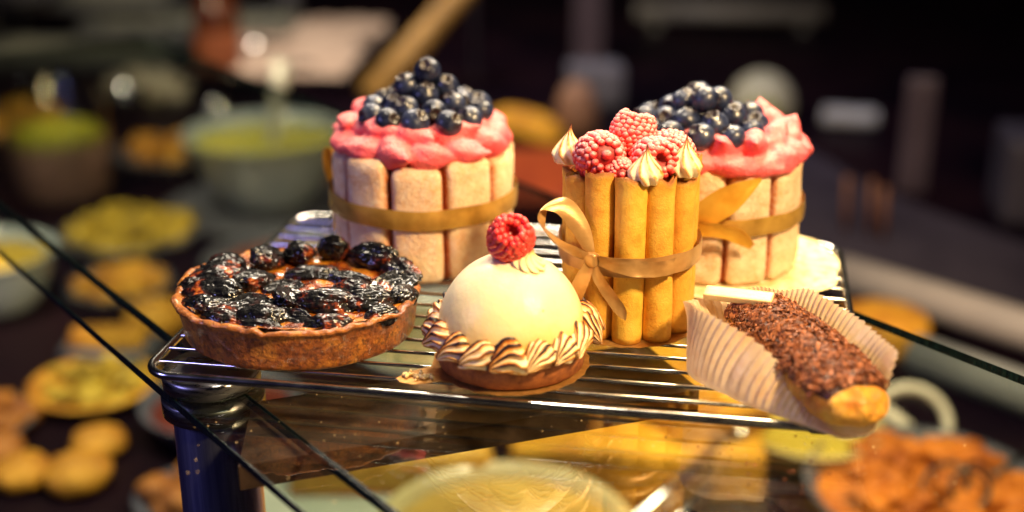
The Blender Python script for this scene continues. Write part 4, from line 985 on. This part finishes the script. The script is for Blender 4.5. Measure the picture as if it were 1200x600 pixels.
# golden slab, bread, trays, bowl in the centre
t = thing('cheese_slab', 'big golden slab of cheese under the middle of the glass shelf', 'cheese', (17.5, 47.5, B0), .12)
obj('slab', displace(rbox(9.5, 9.5, 2.2, .7, 16), lambda v: v + Vector((0, 0, .6 * nz(v, .25) + .2 * nz(v, .8)))), cheese, t, loc=(0, 0, 2.3))
obj('cut_piece', displace(rbox(4.0, 7.0, 1.4, .6, 12), lambda v: v * (1 + .08 * nz(v, .4))), goldfood, t, loc=(3.5, -1, 5.6), rot=(0, .08, .5))
t = thing('leaf_garnish', 'small sprig of green leaves on the golden cheese', 'garnish', (19.5, 53, B0 + 5.0))
for k in range(5):
    a = k * 1.3; obj('leaf', xf(grid(8, 6, lambda u, v: (2.6 * u, (v - .5) * 1.5 * sin(pi * min(1, u + .05)), .5 * u * u + .5 * sin(pi * u))), RZ(a) @ RY(-.4)), simple('green leaf', (.05, .10, .01), (.10, .17, .02), 1, .5), t)
t = thing('bread_loaf', 'pale golden cut loaf under the glass left of the centre bowl', 'bread', (.4, 36.2, B0 + .6), .22)
obj('loaf', displace(rbox(7.4, 2.8, 2.0, 1.2, 14), lambda v: v * (1 + .08 * nz(v, .4))), simple('pale crumb', (.50, .24, .02), (.78, .46, .07), .3, .6), t, loc=(0, 0, 2.6))
obj('crust', displace(rbox(7.6, 3.0, .8, .6, 12), lambda v: v * (1 + .06 * nz(v, .4))), brownfood, t, loc=(0, 0, .9))
t = thing('white_tray', 'greyish white porcelain tray at the bottom border under the glass', 'tray', (-3.5, 32.2, B0 - .0), .08)
obj('tray_body', rbox(6.8, 4.6, .9, .8, 10), simple('cool white porcelain', (.26, .30, .24), (.38, .40, .32), .2, .3), t, loc=(0, 0, .95))
bowl('centre_bowl', 'pale yellow bowl at the bottom middle of the photo, under the glass', 'bowl', (10.6, 27.3, B0 + .2), 8.6, 5.5, 3.6, palew, .8, simple('pale yellow cream', (.30, .17, .02), (.56, .36, .07), .25, .4, .1), .5, seed=14)
bowl('back_dish', 'dark olive dish under the glass behind the bread loaf', 'dish', (-1, 60, B0), 9, 6.5, 3.0, whiteware, .75, simple('olive grey salad', (.10, .10, .05), (.32, .30, .16), .2, .5, .1), .8, seed=16)
bowl('back_dish', 'ochre dish under the glass behind the golden cheese', 'dish', (17, 70, B0), 8, 6.0, 3.0, darkware, .75, goldfood, .8, seed=17)
bowl('back_dish', 'dish of golden food under the glass below the wafer cake', 'dish', (27.5, 60, B0), 7, 5.0, 3.0, darkware, .75, cheese, .8, seed=18)
t = thing('serving_tongs', 'steel serving tongs lying between the centre bowl and orange dish', 'tongs', (22, 36, -24.6))
obj('arm', tube([(-4.4, -9, 0), (0, 0, .3), (3.6, 6.4, 1.2)], lambda u: lerp(.55, .8, u), 14), MT['steel'], t)
obj('arm', tube([(-3.0, -9.4, -1.2), (1.2, -.8, -.9), (4.0, 6.0, .6)], lambda u: lerp(.5, .65, u), 14), MT['steel'], t)
obj('hinge', tube([(3.2, 6.6, .4), (4.6, 6.2, 1.4)], .9, 14), MT['steel'], t)

random.seed(91)
def scatter(name, label, n, zf, area, mat, r0, r1):
    ps = []
    for k in range(n):
        x, y = area(); r = R_(r0, r1)
        ps.append(xf(displace(ico(r, 1), lambda v: v * (1 + .5 * nz(v, 12, k))), T(x, y, zf(r)) @ SC(1, 1, .7)))
    o = obj(name, merge(ps), mat); tag(o, label, 'crumbs'); o['kind'] = 'stuff'
scatter('crumbs', 'fine pastry crumbs scattered over the glass shelf below the rack', 90, lambda r: GZ + r * .6, lambda: (R_(2, 34), R_(-7, 2)), MT['crumb'], .015, .035)
scatter('crumbs', 'dark chocolate specks fallen on the glass beside the paper cup', 40, lambda r: GZ + r * .6, lambda: (random.gauss(26, 2), random.gauss(-1.5, 1.2)), MT['flakes'], .03, .07)
# ================================================================== LIGHT
def lamp(name, loc, target, size, power, col, size_y=None, spread=180):
    L = bpy.data.lights.new(name, 'AREA'); L.shape = 'DISK'; L.size = size * S; L.energy = power; L.color = col; L.spread = radians(spread)
    o = bpy.data.objects.new(name, L); C.objects.link(o); o.location = loc
    o.rotation_euler = (Vector(target) - Vector(loc)).to_track_quat('-Z', 'Y').to_euler(); return o
lamp('display_lamp', (56, -20, 52), (17, 8, 2), 9, 11.0, (1.0, .70, .35))
lamp('display_lamp', (8, 6, 75), (15, 10, 2), 9, 2.6, (1.0, .88, .70))
lamp('display_lamp', (30, 40, 60), (17, 12, 3), 8, 3.2, (1.0, .74, .42))
lamp('shop_fill', (-60, -40, 40), (8, 10, 2), 24, 2.4, (.38, .36, 1.0))
o = lamp('highlight_strip', (12, 42, 40), (15, 8, 2), 60, 5.0, (1.0, .86, .66)); o.data.shape = 'RECTANGLE'; o.data.size_y = 4 * S  # added strip that gives the rack wires highlights and the pastries rim light
lamp('counter_fill', (20, 20, -5), (18, 50, -28), 1, 0.001, (1, .8, .5))
lamp('counter_fill', (30, 30, 50), (16, 46, B0), 20, 1.5, (1.0, .76, .40), spread=90)  # this and the next ones are added fill to brighten the lower counter
lamp('counter_fill', (-55, 60, 60), (-45, 90, B0), 20, 5.4, (1.0, .82, .52), spread=110)
lamp('counter_fill', (-40, 150, 60), (-50, 175, B0), 30, 5.0, (1.0, .85, .70), spread=130)
lamp('counter_fill', (30, 120, 60), (30, 150, B0), 30, 1.1, (.9, .85, 1.0), spread=100)
bpy.data.objects.remove(bpy.data.objects['counter_fill'])
w = bpy.data.worlds.new('World'); sc.world = w; w.use_nodes = True
bg = w.node_tree.nodes['Background']; bg.inputs[0].default_value = (.22, .20, .42, 1); bg.inputs[1].default_value = .012

# ================================================================== CAMERA
P = [1516.476362603584, 0.3673765478281224, -0.17461156693868773, -0.0027976735574607708, 24.0740627305104, -45.952669241867085, 24.13702849495107]
fpx, pit, yaw, roll, cx, cy, cz = P
cd = bpy.data.cameras.new('camera'); cam = bpy.data.objects.new('camera', cd); C.objects.link(cam); sc.camera = cam
fw = Vector((sin(yaw) * cos(pit), cos(yaw) * cos(pit), -sin(pit))); r = Vector((cos(yaw), -sin(yaw), 0)); u = r.cross(fw)
r2 = r * cos(roll) + u * sin(roll); u2 = -r * sin(roll) + u * cos(roll)
M = Matrix((r2, u2, -fw)).transposed().to_4x4(); cam.rotation_euler = M.to_euler(); cam.location = (cx, cy, cz)
cd.sensor_width = 36; cd.lens = fpx / 1200 * 36; cd.clip_start = .01; cd.clip_end = 50
cd.dof.use_dof = True; cd.dof.focus_distance = (Vector((17.5, 5.5, 3)) - cam.location).dot(fw) * S; cd.dof.aperture_fstop = cd.lens / 15

# ================================================================== to metres
for me in {o.data for o in bpy.data.objects if o.type == 'MESH'}: me.transform(Matrix.Scale(S, 4))
for o in bpy.data.objects: o.location = o.location * S
bpy.context.view_layer.update()
sc.view_settings.view_transform = 'Standard'; sc.view_settings.look = 'None'; sc.view_settings.exposure = 0
sc.cycles.max_bounces = 10; sc.cycles.transparent_max_bounces = 16
